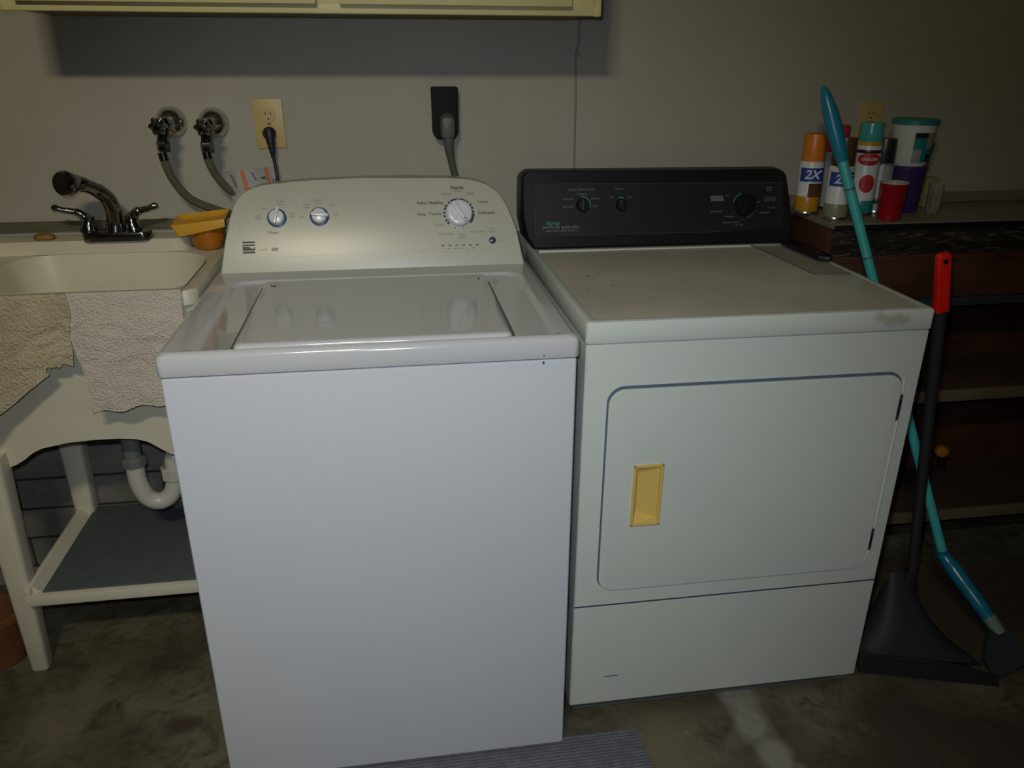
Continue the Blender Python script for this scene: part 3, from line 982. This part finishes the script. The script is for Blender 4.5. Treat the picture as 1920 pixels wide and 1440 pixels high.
b = mb('navy').lathe([(.0078, 0), (.0078, .003), (.0065, .0042), (0, .0042)], cpt(.6095, .0560, FP), NR, 28)
b.build('start_button', con)
mb('knob').lathe([(.0022, 0), (0, .0006)], cpt(.6065, .0545, FP + .0043), NR, 12).build('button_light', con)
# status dashes
for i in range(6):
    s0 = .4915 + i * .0158
    b = mb('darkprint').sheet(lambda u, v: cpt(s0 + .0068 * u, .0462 - .0002 * i + .0024 * v, FP), 1, 1, .0004)
    b.build('status_mark', con, smooth=0)
for (a0, a1) in ((252, 255), (283, 286)):
    b = mb('darkprint')
    arc(b, c, .033, .037, a0, a1)
    b.build('dial_mark', con, smooth=0)
# lettering
def T(txt, s, t, size, key='greyprint', bold=.0, align='CENTER'):
    b = mb(key)
    b.text(txt, cpt(s, t, FP), (1, 0, 0), UP, size, align, .0001, bold)
    b.build('printed_word', con, smooth=0)
T('Regular', .5355, .1838, .0105, 'darkprint', .0002)
T('Normal', .5355, .1755, .0075)
T('Heavy', .5090, .1685, .0085)
T('Light', .5640, .1695, .0085)
T('Bulky / Bedding', .5000, .1480, .0095, 'darkprint', .0002, 'RIGHT')
T('Deep  Towels', .4945, .1215, .0095, 'darkprint', .0001, 'RIGHT')
T('Quick', .5000, .0960, .0085, 'greyprint', 0, 'RIGHT')
T('Casual', .5790, .1480, .0095, 'darkprint', .0001, 'LEFT')
T('Delicates', .5800, .1215, .0105, 'darkprint', .0002, 'LEFT')
T('Rinse & Spin', .5020, .0745, .0070)
T('Drain\n& Spin', .5400, .0690, .0065)
T('Hand Wash', .5770, .0770, .0070)
T('Start\nPause', .6095, .0800, .0070)
T('off', .6240, .0560, .0060, 'greyprint', 0, 'LEFT')
T('fill   wash   rinse   soak   spin   done', .5320, .0400, .0052)
T('Hot', .1010, .1430, .0070)
T('Warm\nRinse', .1380, .1560, .0065)
T('Cold\nWash', .0880, .1240, .0065)
T('Tap\nCold', .1620, .1270, .0065)
T('Water', .1193, .0880, .0090, 'greyprint', .0001)
T('Low', .1830, .1220, .0065)
T('Small\nLoad', .1940, .1470, .0065)
T('Medium\nLoad', .2210, .1570, .0060)
T('Large', .2480, .1480, .0065)
T('Full', .2580, .1260, .0065)
T('series', .0980, .0505, .0060)
T('200', .1210, .0500, .0095, 'darkprint', .0002)
# square badge of dark bars
b = mb('darkprint')
for (t0, t1) in ((.0655, .0695), (.0590, .0625), (.0425, .0470)):
    b.sheet(lambda u, v: cpt(.0520 + .0265 * u, t0 + (t1 - t0) * v, FP), 1, 1, .0003)
b.sheet(lambda u, v: cpt(.0520 + .0265 * u * (1 - .5 * v), .0490 + .0085 * v, FP), 1, 1, .0003)
b.sheet(lambda u, v: cpt(.0720 + .0065 * u, .0490 + .0085 * v * u, FP), 1, 1, .0003)
b.build('badge', con, smooth=0, label='small dark square badge of bars')

# ------------------------------------------------------------------ dryer
dl, dr_, dfr, dbk = .250, .9605, -.7195, -.045
dt = .944
DR = thing('dryer', ((dl + dr_) / 2, dfr, 0), 'white clothes dryer with a black control console and yellowed door pull', 'dryer')
hx0, hx1, hz0, hz1 = .3605, .4235, .498, .640      # door pull
b = mb('dryer').prism([(dl + .002, dfr + .004), (dr_ - .002, dfr + .004), (dr_ - .002, dbk), (dl + .002, dbk)], 'xy', .020, .899, .005, 3)
body = b.build('body', DR)
off = DR.location
boolean(body, mb('dryer').box((hx0 + .004 - off.x, -.02, hz0 + .004), (hx1 - .004 - off.x, .034, hz1 - .004)))
for pfx in body.data.polygons:
    pfx.use_smooth = True
body.data.set_sharp_from_angle(angle=radians(35))
mb('gapgrey').box((dl + .012, dfr + .012, 0.004), (dr_ - .012, dbk, .022)).build('plinth', DR)
mb('gap').box((dl + .005, dfr + .0065, .895), (dr_ - .005, dbk, .907)).build('seam', DR)
# top: front and side lips, darker textured field
def dring(ins, z, r=.008):
    return [(p[0], p[1], z) for p in rrect(dl + ins, dr_ - ins, dfr + ins, dbk - ins * .2, r, 6)]
b = mb('dryer').loft([dring(.001, .9010), dring(0, .9030), dring(0, .9380), dring(.003, .9425), dring(.008, .9440), dring(.014, .9440), dring(.019, .9425)])
b.build('top_rim', DR)
b = mb('dryertop')
b.loft([dring(.018, .9425), dring(.030, .9424)], cap1=True)
b.mat('dryer').box((dl + .02, -.146, .9405), (dr_ - .02, -.128, .9460), .002)
b.build('top_panel', DR)
# lower service panel line
mb('gap').box((dl + .0035, dfr + .0030, .2955), (dr_ - .0035, dfr + .006, .2985)).build('panel_seam', DR)
mb('gap').tube([(.33, dfr + .0038, .096), (.345, dfr + .0038, .0975), (.362, dfr + .0038, .0965)], .0010, 6).build('scratch', DR, label='short dark scratch on the lower panel')
b = mb('trim').box((dl + .008, dfr + .0025, .0205), (dr_ - .06, dfr + .006, .0235)).build('bottom_strip', DR)
# door: dark recess plate and slab
b = mb('gapblue').prism(rrect(.2985, .9215, .3375, .8115, (.035, .045, .035, .035), 8), 'xz', dfr + .0030, dfr + .0050)
rp = b.build('door_gap', DR, label='dark blue-grey gap around the door')
boolean(rp, mb('gap').box((hx0 + .002 - off.x, -.02, hz0 + .002), (hx1 - .002 - off.x, .034, hz1 - .002)))
b = mb('dryer').prism(rrect(.3015, .9190, .3385, .8060, (.033, .043, .033, .033), 8), 'xz', dfr - .0035, dfr + .0036, .0022, 3)
door = b.build('door', DR)
boolean(door, mb('dryer').box((hx0 + .001 - off.x, -.02, hz0 + .001), (hx1 - .001 - off.x, .02, hz1 - .001)))
for pfx in door.data.polygons:
    pfx.use_smooth = True
door.data.set_sharp_from_angle(angle=radians(35))
# raised bead along the door's right side
b = mb('dryer').tube(spline([(.9255, dfr + .003, .79), (.9275, dfr + .003, .70), (.9275, dfr + .003, .42), (.922, dfr + .003, .365), (.905, dfr + .003, .342), (.88, dfr + .003, .334)], 6), .0028, 8)
b.build('door_bead', DR)
for (z0, z1) in ((.705, .762), (.386, .440)):
    mb('trim').box((.9175, dfr - .0042, z0), (.9240, dfr + .003, z1), .001).mat('blackp').box((.9185, dfr - .0048, z0 + .012), (.9225, dfr - .003, z1 - .012)).build('hinge', DR)
# pull: frame and sloped pocket
b = MB().mat('almond')
yo = dfr - .0075
fw = .0060
for (a, c) in (((hx0, yo, hz0), (hx0 + fw, yo + .03, hz1)), ((hx1 - fw, yo, hz0), (hx1, yo + .012, hz1)), ((hx0, yo, hz0), (hx1, yo + .03, hz0 + fw)), ((hx0, yo, hz1 - fw), (hx1, yo + .03, hz1))):
    b.box(a, c, .0015)
xa, xb = hx0 + fw, hx1 - fw
za, zb = hz0 + fw, hz1 - fw
t = bmesh.new()
P = [(xa, yo + .001, za), (xb, yo + .001, za), (xb, yo + .001, zb), (xa, yo + .001, zb),
     (xa + .001, yo + .030, za + .016), (xb - .002, yo + .005, za + .010), (xb - .002, yo + .005, zb - .002), (xa + .001, yo + .030, zb - .002)]
vs = [t.verts.new(p) for p in P]
for f in ((4, 5, 6, 7), (0, 1, 5, 4), (1, 2, 6, 5), (2, 3, 7, 6), (3, 0, 4, 7)):
    t.faces.new([vs[i] for i in f])
bmesh.ops.recalc_face_normals(t, faces=t.faces)
b._merge(t)
b.build('door_pull', door, smooth=0, label='yellowed recessed plastic door pull')

# dryer console
A2 = radians(12)
Q0 = Vector((.256, -.128, dt))
UP2 = Vector((0, sin(A2), cos(A2)))
NR2 = Vector((0, -cos(A2), sin(A2)))
def dpt(s, t, off=0.0):
    return Q0 + Vector((s, 0, 0)) + UP2 * t + NR2 * off
ol = [(.004, .002), (-.014, .030), (-.024, .075), (-.0255, .12), (-.0245, .17)]
for k in range(7):
    a = pi - k * pi / 12
    ol.append((-.0245 + .020 + .020 * cos(a), .175 + .020 * sin(a)))
for k in range(7):
    a = pi / 2 - k * pi / 12
    ol.append((.680 - .030 + .030 * cos(a), .163 + .030 * sin(a)))
ol += [(.688, .12), (.696, .05), (.697, .002)]
cen2 = (.336, .10)
def shr2(k):
    return [(cen2[0] + (s - cen2[0]) * (1 - k), cen2[1] + (t - cen2[1]) * (1 - k * 3.2)) for s, t in ol]
b = mb('blackp')
rg = [[dpt(s, t, .0) for s, t in shr2(.020)], [dpt(s, t, .000) for s, t in shr2(.014)], [dpt(s, t, -.004) for s, t in shr2(.004)], [dpt(s, t, -.010) for s, t in ol],
      [Vector((dpt(s, t).x, max(dpt(s, t).y + .035, -.06), dpt(s, t).z)) for s, t in ol], [Vector((dpt(s, t).x, -.022, max(dt, dpt(s, t).z - .008))) for s, t in ol]]
b.loft(rg, cap0=True, cap1=True)
dc = b.build('console', DR, smooth=25)
def plate2(b, poly, lo, hi):
    bb = MB().mat(b)
    bb.prism(poly, 'xy', lo, hi)
    bmesh.ops.transform(bb.bm, matrix=Matrix(((1, 0, 0, Q0.x), (0, UP2.y, NR2.y, Q0.y), (0, UP2.z, NR2.z, Q0.z), (0, 0, 0, 1))), verts=bb.bm.verts)
    return bb
plate2('blackpanel', [(.012, .034), (.671, .034), (.664, .156), (.008, .162)], 0, .0014).build('control_panel', dc, label='charcoal control panel')
b = mb('trim')
for (p, q) in (((.009, .0345), (.50, .0345)), ((.006, .1625), (.664, .1565)), ((.006, .10), (.010, .036))):
    b.tube([dpt(p[0], p[1], .0016), dpt(q[0], q[1], .0016)], .0011, 8)
b.build('panel_trim', dc, label='thin metallic edge around the control panel')
FQ = .0016
def arc2(b, c, r0, r1, a0, a1):
    def fn(u, v):
        a = radians(a0 + (a1 - a0) * u)
        r = r0 + (r1 - r0) * v
        return dpt(c[0] + r * cos(a), c[1] + r * sin(a), FQ)
    b.sheet(fn, max(2, int(abs(a1 - a0) / 6)), 1, .0003)
for (c, r, arcs, ang) in (((.1290, .1090), .0165, ((-20, 100),), 90), ((.2290, .1075), .0145, ((65, 110),), 110), ((.5605, .1005), .0270, ((105, 165), (-75, 5)), 60)):
    b = mb('blackp').lathe([(r, 0), (r * .97, .012), (r * .85, .016), (0, .0165)], dpt(c[0], c[1], FQ), NR2, 36, (18, .015))
    a = radians(ang)
    d2 = Vector((cos(a), 0, 0)) + UP2 * sin(a)
    d3 = NR2.cross(d2)
    p = dpt(c[0], c[1], FQ + .014)
    Mx = Matrix(((d2.x, d3.x, NR2.x, p.x), (d2.y, d3.y, NR2.y, p.y), (d2.z, d3.z, NR2.z, p.z), (0, 0, 0, 1)))
    b.box((-r * .9, -.004, 0), (r * .9, .004, .008), .002, 2, Mx)
    b.build('dial', dc)
    b = mb('teal')
    for (a0, a1) in arcs:
        arc2(b, c, r + .002, r + .0055, a0, a1)
    b.build('dial_ring', dc, label='teal arc beside a dial')
def T2(txt, s, t, size, key='palegrey', bold=.0001, align='CENTER', shear=0):
    b = mb(key)
    b.text(txt, dpt(s, t, FQ), (1, 0, 0), UP2, size, align, .0001, bold, shear)
    b.build('printed_word', dc, smooth=0)
T2('FABRIC TEMPERATURE', .1265, .1465, .0068)
T2('NORMAL', .1290, .1350, .0062, 'greyprint')
T2('DELICATE', .1060, .1240, .0060, align='RIGHT')
T2('AIR FLUFF', .1050, .1050, .0060, align='RIGHT')
T2('MEDIUM', .1510, .1240, .0060, align='LEFT')
T2('HIGH', .1550, .1060, .0060, align='LEFT')
T2('SIGNAL', .2250, .1465, .0068)
T2('OFF', .2050, .1260, .0060)
T2('ON', .2520, .1260, .0060)
mb('palegrey').sheet(lambda u, v: dpt(.4700 + .030 * u - .003 * v * (1 - u) + .006 * (1 - v) * u, .1120 + .014 * v, FQ), 1, 1, .0003).build('printed_block', dc, smooth=0)
T2('DAMP DRY', .4850, .0855, .0068)
T2('OFF', .5130, .1260, .0065)
T2('WRINKLE', .5190, .0720, .0064)
T2('PREVENT AUTO', .5260, .0570, .0064)
T2('40   OFF', .5480, .0505, .0060, 'greyprint')
T2('TIMED\nDRY', .6280, .1400, .0068, 'greyprint')
T2('REGULAR\nPERM PRESS', .6320, .1150, .0068, 'greyprint')
T2('60', .5990, .1080, .0068)
T2('50  MIN', .6360, .0930, .0066)
T2('MORE DRY', .6180, .0800, .0058, 'greyprint')
for k in range(9):
    a = radians(195 + k * 18)
    mb('greyprint').text('|', dpt(.5605 + .0370 * cos(a), .1005 + .0370 * sin(a), FQ), (1, 0, 0), UP2, .0055, 'CENTER', .0001).build('dial_mark', dc, smooth=0)
T2('Maytag', .0510, .0655, .0125, 'teal', .0003, shear=.3)
T2('performa quiet plus', .0730, .0560, .0120, 'palegrey', .0002)
T2('HEAVY DUTY LARGE CAPACITY', .0760, .0462, .0058, 'greyprint')
DR.rotation_euler = (0, radians(.30), radians(.34))
DR.location.z = .0018

# things on the dryer's back right corner
b = mb('sheet').prism([(.835, -.150), (.920, -.150), (.935, -.30), (.935, -.455), (.848, -.430)], 'xy', .9465, .9472)
pl_ = [(.830, -.150), (.838, -.22), (.848, -.425), (.862, -.442), (.935, -.452)]
b.mat('sheetedge').tube(spline([(x, y, .9478) for x, y in pl_], 5), .0012, 8)
solo(b, 'plastic_sheet', (.89, -.3, .9465), 'thin clear plastic sheet lying on the dryer top by the bench', 'plastic sheet', smooth=0)
b = mb('blackp').prism([(.905, -.160), (.948, -.152), (.955, -.33), (.938, -.352), (.915, -.335)], 'xy', .9492, .9600, .003)
b.mat('steel').prism([(.9315, -.215), (.9365, -.215), (.9385, -.318), (.9325, -.320)], 'xy', .9600, .9612, .0005)
solo(b, 'scraper_blade', (.93, -.25, .9492), 'flat black tool with a silver strip on the dryer corner', 'tool')

# ------------------------------------------------------------------ workbench
bx0, bx1, bf = .9735, 2.55, -.285
bz = 1.025
BN = thing('workbench', ((bx0 + bx1) / 2, -.15, 0), 'brown wooden workbench with a grey laminate top and open shelves', 'workbench')
b = mb('benchtop').box((bx0, bf, bz - .014), (bx1, -.0005, bz), .002)
b.box((bx0 + .01, -.034, bz), (bx1, -.0135, bz + .026), .003)
b.build('worktop', BN)
mb('blackp').box((bx0 + .002, bf - .003, bz - .016), (bx1, bf + .002, bz - .004), .001).build('edge_band', BN, label='black edging of the worktop')
b = MB().mat('strip')
def strip(u, v):
    x = bx0 + .005 + (bx1 - bx0 - .01) * u
    n = noise.noise(Vector((x * 14, v * 2, 1.3)))
    return (x, bf + .002 + .003 * n + .004 * sin(v * 9), bz - .016 - .066 * v)
b.sheet(strip, 160, 10, .003)
b.build('mesh_strip', BN, label='dark patterned strip below the worktop edge')
b = mb('darkwood').box((bx0, bf + .006, .826), (bx1, bf + .024, .945), .002)
b.box((bx0, bf + .024, .80), (bx0 + .02, -.014, 1.01)).box((bx0, -.03, .60), (bx1, -.014, 1.01))
b.box((bx0 + .02, bf + .002, .926), (bx1, bf + .010, .934), .001)
b.build('drawer_front', BN)
mb('steelrail').box((bx0, bf + .002, .802), (bx1, bf + .026, .824), .002).build('rail', BN, label='dark steel rail under the drawer front')
mb('darkwood').box((bx0 + .03, -.0195, .05), (bx1 - .1, -.0140, .60)).build('shade_board', BN)  # dark board added so the space between the shelves reads as shade
for (z, key) in ((.558, 'shelf'), (.172, 'shelf')):
    b = mb('shelfwood').box((bx0 + .002, bf + .012, z - .030), (bx1, -.014, z), .001)
    b.mat('paleedge').box((bx0 + .002, bf + .001, z - .032), (bx1, bf + .012, z + .001), .002)
    b.build('shelf', BN)
b = mb('darkwood').box((bx0 + .001, bf + .004, .0), (bx0 + .030, -.014, .826), .002)
b.build('end_panel', BN)
mb('darkwood').box((2.45, bf + .004, .0), (2.48, -.014, .826), .002).build('end_panel', BN)


# cans
def spray(x, y, h, cap, body, bands, label, extra=None, r=.0300, caph=.062, z0=bz + .0005):
    t = thing('spray_can', (x, y, z0), label, 'spray can', 'spray cans on the bench')
    b = mb('steel').lathe([(0, .002), (r * .9, 0), (r, .003), (r, .007), (r * .985, .008)], (x, y, z0), (0, 0, 1), 32)
    top = h - caph
    b.mat(body).lathe([(r * .985, .008), (r * .985, top - .010), (r * .80, top + .002), (0, top + .003)], (x, y, z0), (0, 0, 1), 32)
    for (za, zb, key) in bands:
        b.mat(key).lathe([(r * .985, za), (r * .995, za + .0006), (r * .995, zb - .0006), (r * .985, zb)], (x, y, z0), (0, 0, 1), 32)
    b.build('can_body', t)
    mb(cap).lathe([(r * .90, top - .004), (r * .93, top), (r * .90, h - .006), (r * .84, h), (0, h + .0005)], (x, y, z0), (0, 0, 1), 32).build('cap', t)
    if extra:
        extra(t, x, y, z0, r)
    return t

vd = lambda x, y: (Vector((CP.x, CP.y, 0)) - Vector((x, y, 0))).normalized()
def wrap(b, x, y, z, r, a0, a1, h, shape=None):
    """label patch wrapped on a can; angles measured from straight front (-y) towards +x"""
    def fn(u, v):
        a = radians(a0 + (a1 - a0) * u)
        w = 1
        if shape == 'oval':
            w = 1
            ph = 2 * pi * u
            rr = v
            a = radians((a0 + a1) / 2 + (a1 - a0) / 2 * cos(ph) * rr)
            return (x + r * sin(a), y - r * cos(a), z + h / 2 + h / 2 * sin(ph) * rr)
        return (x + r * sin(a), y - r * cos(a), z + h * v)
    b.sheet(fn, 20, 3)
    return b
def text_on(b, txt, x, y, z, r, a, size, bold=.0004, shear=0):
    a = radians(a)
    b.text(txt, (x + r * sin(a), y - r * cos(a), z), (cos(a), sin(a), 0), (0, 0, 1), size, 'CENTER', .0002, bold, shear)

def lab2x(t, x, y, z0, r):
    b = mb('canblue')
    wrap(b, x, y, z0 + .083, r + .0003, -80, 55, .034)
    b.mat('canbody')
    text_on(b, '2X', x, y, z0 + .100, r + .0012, -22, .030, .0006, .25)
    b.build('label', t, smooth=0, label='blue band reading 2X')
def lab_a(t, x, y, z0, r):
    lab2x(t, x, y, z0, r)
    wrap(mb('terra'), x, y, z0 + .045, r + .0004, -30, 60, .034).build('label', t, smooth=0, label='brown picture patch')
def lab_c(t, x, y, z0, r):
    b = mb('canred')
    wrap(b, x, y, z0 + .126, r + .0004, -75, 35, .030, 'oval')
    b.mat('canbody')
    text_on(b, 'KRYLON', x, y, z0 + .141, r + .0012, -22, .0095, .0002)
    b.build('label', t, smooth=0, label='red oval emblem')
    b = mb('canred')
    wrap(b, x, y, z0 + .060, r + .0004, -50, 20, .044, 'oval')
    b.build('label', t, smooth=0, label='red patch low on the can')
    b = mb('canorange')
    wrap(b, x, y, z0 + .1665, r * .96, -45, 30, .014, 'oval')
    b.build('label', t, smooth=0, label='orange oval below the cap')
def lab_d(t, x, y, z0, r):
    b = mb('canblack')
    text_on(b, 'RUST STOP', x, y, z0 + .125, r + .0008, -22, .009, .0001)
    b.build('label', t, smooth=0, label='dark lettering')
spray(.973, -.140, .198, 'can_or', 'canbody', ((.008, .046, 'canorange'),), 'spray can with orange cap and blue 2X label, leftmost on the bench', lab_a)
spray(1.008, -.222, .196, 'canbrown', 'canbody', ((.008, .040, 'canbeige'),), 'white spray can with brown cap and 2X label behind the broom handle', lab2x)
spray(1.098, -.178, .226, 'canturq', 'canbody', ((.008, .040, 'canteal'), (.155, .163, 'canblack')), 'spray can with turquoise cap and red oval emblem', lab_c, r=.0315, caph=.045)
t3 = [o for o in bpy.data.objects if o.name.startswith('spray_can') and o.parent is None and 'turquoise' in o['label']][0]
mb('canyel').lathe([(.0285, .163), (.0300, .164), (.0300, .182), (.0285, .183)], (1.098, -.178, bz + .0005), (0, 0, 1), 32).build('cap_band', t3)
spray(1.160, -.150, .186, 'canblack', 'cangrey', ((.026, .040, 'canblack'),), 'grey-white spray can with black cap behind the red cup', lab_d, r=.0300, caph=.056)
spray(1.065, -.085, .213, 'canred', 'cangrey', (), 'spray can with red cap hidden behind the turquoise-capped one', None, r=.0300)

# purple tub with white tub on top
pc = (1.240, -.140, bz + .0005)
b = mb('purple').lathe([(0, 0), (.036, 0), (.038, .003), (.0455, .108), (.048, .109), (.048, .117), (.045, .118), (0, .118)], pc, (0, 0, 1), 40)
solo(b, 'purple_tub', pc, 'dark purple plastic tub standing under the white teal-lidded tub', 'tub')
tc_ = (1.238, -.140, bz + .119)
t = thing('plastic_tub', tc_, 'white tub with a teal lid and teal label stacked on the purple tub', 'tub')
b = mb('tub').lathe([(0, 0), (.041, 0), (.043, .003), (.0530, .098), (.0535, .104), (0, .104)], tc_, (0, 0, 1), 40)
b.build('tub_body', t)
mb('canteal').lathe([(.054, .100), (.0565, .101), (.0565, .111), (.054, .113), (.051, .1115), (0, .1115)], tc_, (0, 0, 1), 40).build('tub_lid', t)
def tubwrap(b, a0, a1, za, zb, off=.0006):
    def fn(u, v):
        a = radians(a0 + (a1 - a0) * u)
        z = za + (zb - za) * v
        r = .043 + (.0530 - .043) * (z - .003) / .095 + off
        return (tc_[0] + r * sin(a), tc_[1] - r * cos(a), tc_[2] + z)
    b.sheet(fn, 12, 3)
b = mb('canteal')
tubwrap(b, -28, 50, .010, .078)
b.mat('canblack')
tubwrap(b, -28, 10, .070, .082, .0010)
tubwrap(b, 18, 50, .012, .030, .0010)
b.mat('cangrey')
tubwrap(b, 10, 50, .045, .082, .0010)
tubwrap(b, -28, -2, .008, .042, .0010)
b.build('label', t, smooth=0, label='teal and black label')

kc = (1.140, -.245, bz + .0005)
b = mb('cup').lathe([(0, .002), (.023, .002), (.025, 0), (.027, .004), (.0325, .086), (.0345, .089)], kc, (0, 0, 1), 36)
b.mat('cupin').lathe([(.0345, .089), (.0340, .0915), (.0315, .089), (.025, .006), (0, .005)], kc, (0, 0, 1), 36)
solo(b, 'plastic_cup', kc, 'red plastic cup with white inside at the bench front', 'cup')
gc = (1.300, -.185, bz + .0005)
b = mb('clearp').lathe([(0, 0), (.015, 0), (.0165, .003), (.018, .075), (.0168, .075), (.0155, .006), (0, .005)], gc, (0, 0, 1), 28)
solo(b, 'clear_cup', gc, 'small clear plastic cup right of the purple tub', 'cup')
b = mb('spongeb').box((1.322, -.115, bz + .0005), (1.360, -.085, bz + .080), .005, 3)
solo(b, 'sponge', (1.341, -.10, bz + .0005), 'beige sponge block standing at the right end of the bench items', 'sponge')
# orange torch on the bottom shelf
fl_ = Vector((1.598, -.062, .240))
fa = Vector((-.55, -.50, .62)).normalized()
b = mb('amber').lathe([(0, .0), (.016, .0), (.020, .005), (.021, .020), (.016, .028)], fl_, fa, 28)
b.mat('blackp').lathe([(.016, .0), (.0145, -.03), (.0140, -.052), (0, -.054)], fl_, fa, 24)
b.tube([fl_ - fa * .040, Vector((1.620, -.045, .1745))], [.013, .014], 16)
solo(b, 'flashlight', (1.618, -.045, .1745), 'orange and black flashlight standing on the bottom bench shelf', 'flashlight')

# ------------------------------------------------------------------ broom
Tp = Vector((.929, -.222, 1.337))
Bp = Vector((1.279, -.533, .205))
dv = (Bp - Tp)
def bp_(k):
    return Tp + dv * k
BR = thing('broom', tuple(Vector((1.36, -.70, .0))), 'turquoise-handled broom with blue grip leaning on the bench front', 'broom')
ks = [0, .006, .02, .05, .085, .115, .140, .147]
mb('bluegrip').tube([bp_(k) for k in ks], [.004, .0085, .0125, .0180, .0190, .0175, .0150, .0135], 20).build('grip', BR)
mb('turq').tube([bp_(.145), bp_(.5), bp_(1.0)], .0120, 18).build('handle', BR)
for k in (.20, .34):
    mb('sheetedge').lathe([(.0123, 0), (.0126, .001), (.0126, .004), (.0123, .005)], bp_(k), dv, 18).build('handle_joint', BR)
C1, C2, C3 = Vector((1.279, -.533, .207)), Vector((1.335, -.665, .105)), Vector((1.350, -.690, .078))
b = mb('bluecon').tube(spline([bp_(.985), C1, C1.lerp(C2, .25), C1.lerp(C2, .6), C2], 5), [.0145] * 4 + [.017] * 5 + [.0195] * 5 + [.0185] * 5 + [.0165, .016], 20)
b.build('connector', BR)
mb('paleclear').tube([C2.lerp(C3, -.1), C3], [.0170, .0160], 20).build('collar', BR)
# wedge-shaped head of dark bristles reaching the floor
ax = (C3 - C1).normalized()
side = Vector((-.75, -.25, -.55))
side = (side - ax * side.dot(ax)).normalized()
nn = ax.cross(side)
def head(k, wl_, wr_, th):
    c = C3 + ax * k
    return [c + side * a + nn * n for a, n in ((-wr_, -th), (wl_ * .5, -th), (wl_, -th * .8), (wl_, th * .8), (wl_ * .5, th), (-wr_, th))]
b = mb('bristle').loft([head(-.015, .018, .016, .010), head(.012, .050, .020, .014), head(.035, .074, .022, .016)], cap0=True, cap1=True)
b.build('brush_block', BR)
Lb = [head(.035, .072, .021, .014), head(.060, .078, .024, .017), head(.085, .082, .028, .018)]
lo = []
for rgx in Lb:
    lo.append([Vector((p.x, p.y, max(p.z, .001 + .0008 * i))) for i, p in enumerate(rgx)])
mb('bristle').loft(lo, cap0=True, cap1=True).build('bristles', BR)

# ------------------------------------------------------------------ upright dustpan
DP = thing('dustpan', (1.145, -.66, 0), 'dark long-handled dustpan with red-orange grip beside the dryer', 'dustpan')
G0, G1, PB = Vector((1.044, -.600, 1.020)), Vector((1.0655, -.600, .897)), Vector((1.155, -.585, .205))
b = mb('redgrip').prism([(-.0150, -.002), (.0150, -.002), (.0145, .124), (.0095, .130), (-.0095, .130), (-.0145, .124)], 'xz', -.009, .009, .004, 3)
rot = (G0 - G1).normalized()
xx = Vector((1, 0, 0)) - rot * rot.x
xx.normalize()
yy = rot.cross(xx)
g = b.build('grip', DP)
Mg = Matrix(((xx.x, yy.x, rot.x, G1.x), (xx.y, yy.y, rot.y, G1.y), (xx.z, yy.z, rot.z, G1.z), (0, 0, 0, 1)))
g.data.transform(Matrix.Translation(DP.location))
g.data.transform(Mg)
g.data.transform(Matrix.Translation(-Vector(DP.location)))
mb('blackp').lathe([(0, 0), (.0055, 0), (.0055, .0008), (0, .0008)], G1 + rot * .113 + Vector((0, -.0092, 0)), (0, -1, 0), 18).build('hang_hole', g)
mb('greypole').tube([G1 - rot * .001, G1.lerp(PB, .5), PB], [.0135, .0125, .0115], 16).build('pole', DP)
# pan: closed low front wall with a rounded top edge, hood rising behind it to the pole
px0, px1 = .985, 1.295
PF = lambda u: Vector((px0 + (px1 - px0) * u, -.690 - .095 * u, 0))          # front line on the floor
PK = lambda u: Vector((px0 + .045 + (px1 - px0 - .12) * u, -.560 - .010 * u, 0))  # rear line
b = mb('pan').sheet(lambda u, v: tuple(PF(u).lerp(PK(u), v) + Vector((0, 0, .004))), 8, 6, .003)
b.build('tray', DP)
def hfront(u):
    return .044 - .026 * max(0, (u - .5) / .5) ** 1.5
b = mb('pan').sheet(lambda u, v: tuple(PF(u) + Vector((0, .010 * v * v, .002 + hfront(u) * v))), 24, 6, .003)
b.build('front_wall', DP)
b = mb('pan').tube([PF(k / 16) + Vector((0, .010, .003 + hfront(k / 16))) for k in range(17)], .0055, 10)
b.build('front_lip', DP, label='rounded shiny lip')
def hood(u, v):
    c = 1 - abs(2 * u - 1) ** 3.5
    base = PK(u)
    topz = .090 + .115 * c
    mid = base + Vector((0, -.075 * c - .01, topz * .55))
    top = base + Vector(((.5 - u) * .10, -.012, topz))
    low = PF(u).lerp(PK(u), .22) + Vector((0, 0, .030))
    return tuple(low * (1 - v) ** 2 + mid * 2 * v * (1 - v) + top * v * v)
b = mb('panhood').sheet(hood, 36, 16, .003)
b.build('hood', DP)
b = mb('pan').lathe([(.020, 0), (.020, .01), (.014, .045), (.0125, .05)], PB - Vector((0, 0, .045)), (PB - G1) * -1, 18)
b.build('pole_socket', DP)

# ------------------------------------------------------------------ rug
b = mb('rug').prism([(-.34, -.786), (.392, -.786), (.402, -1.30), (-.33, -1.30)], 'xy', .0005, .0075, .002)
solo(b, 'floor_mat', (.03, -1.04, .0005), 'grey ribbed floor mat running out from under the washer front', 'mat')
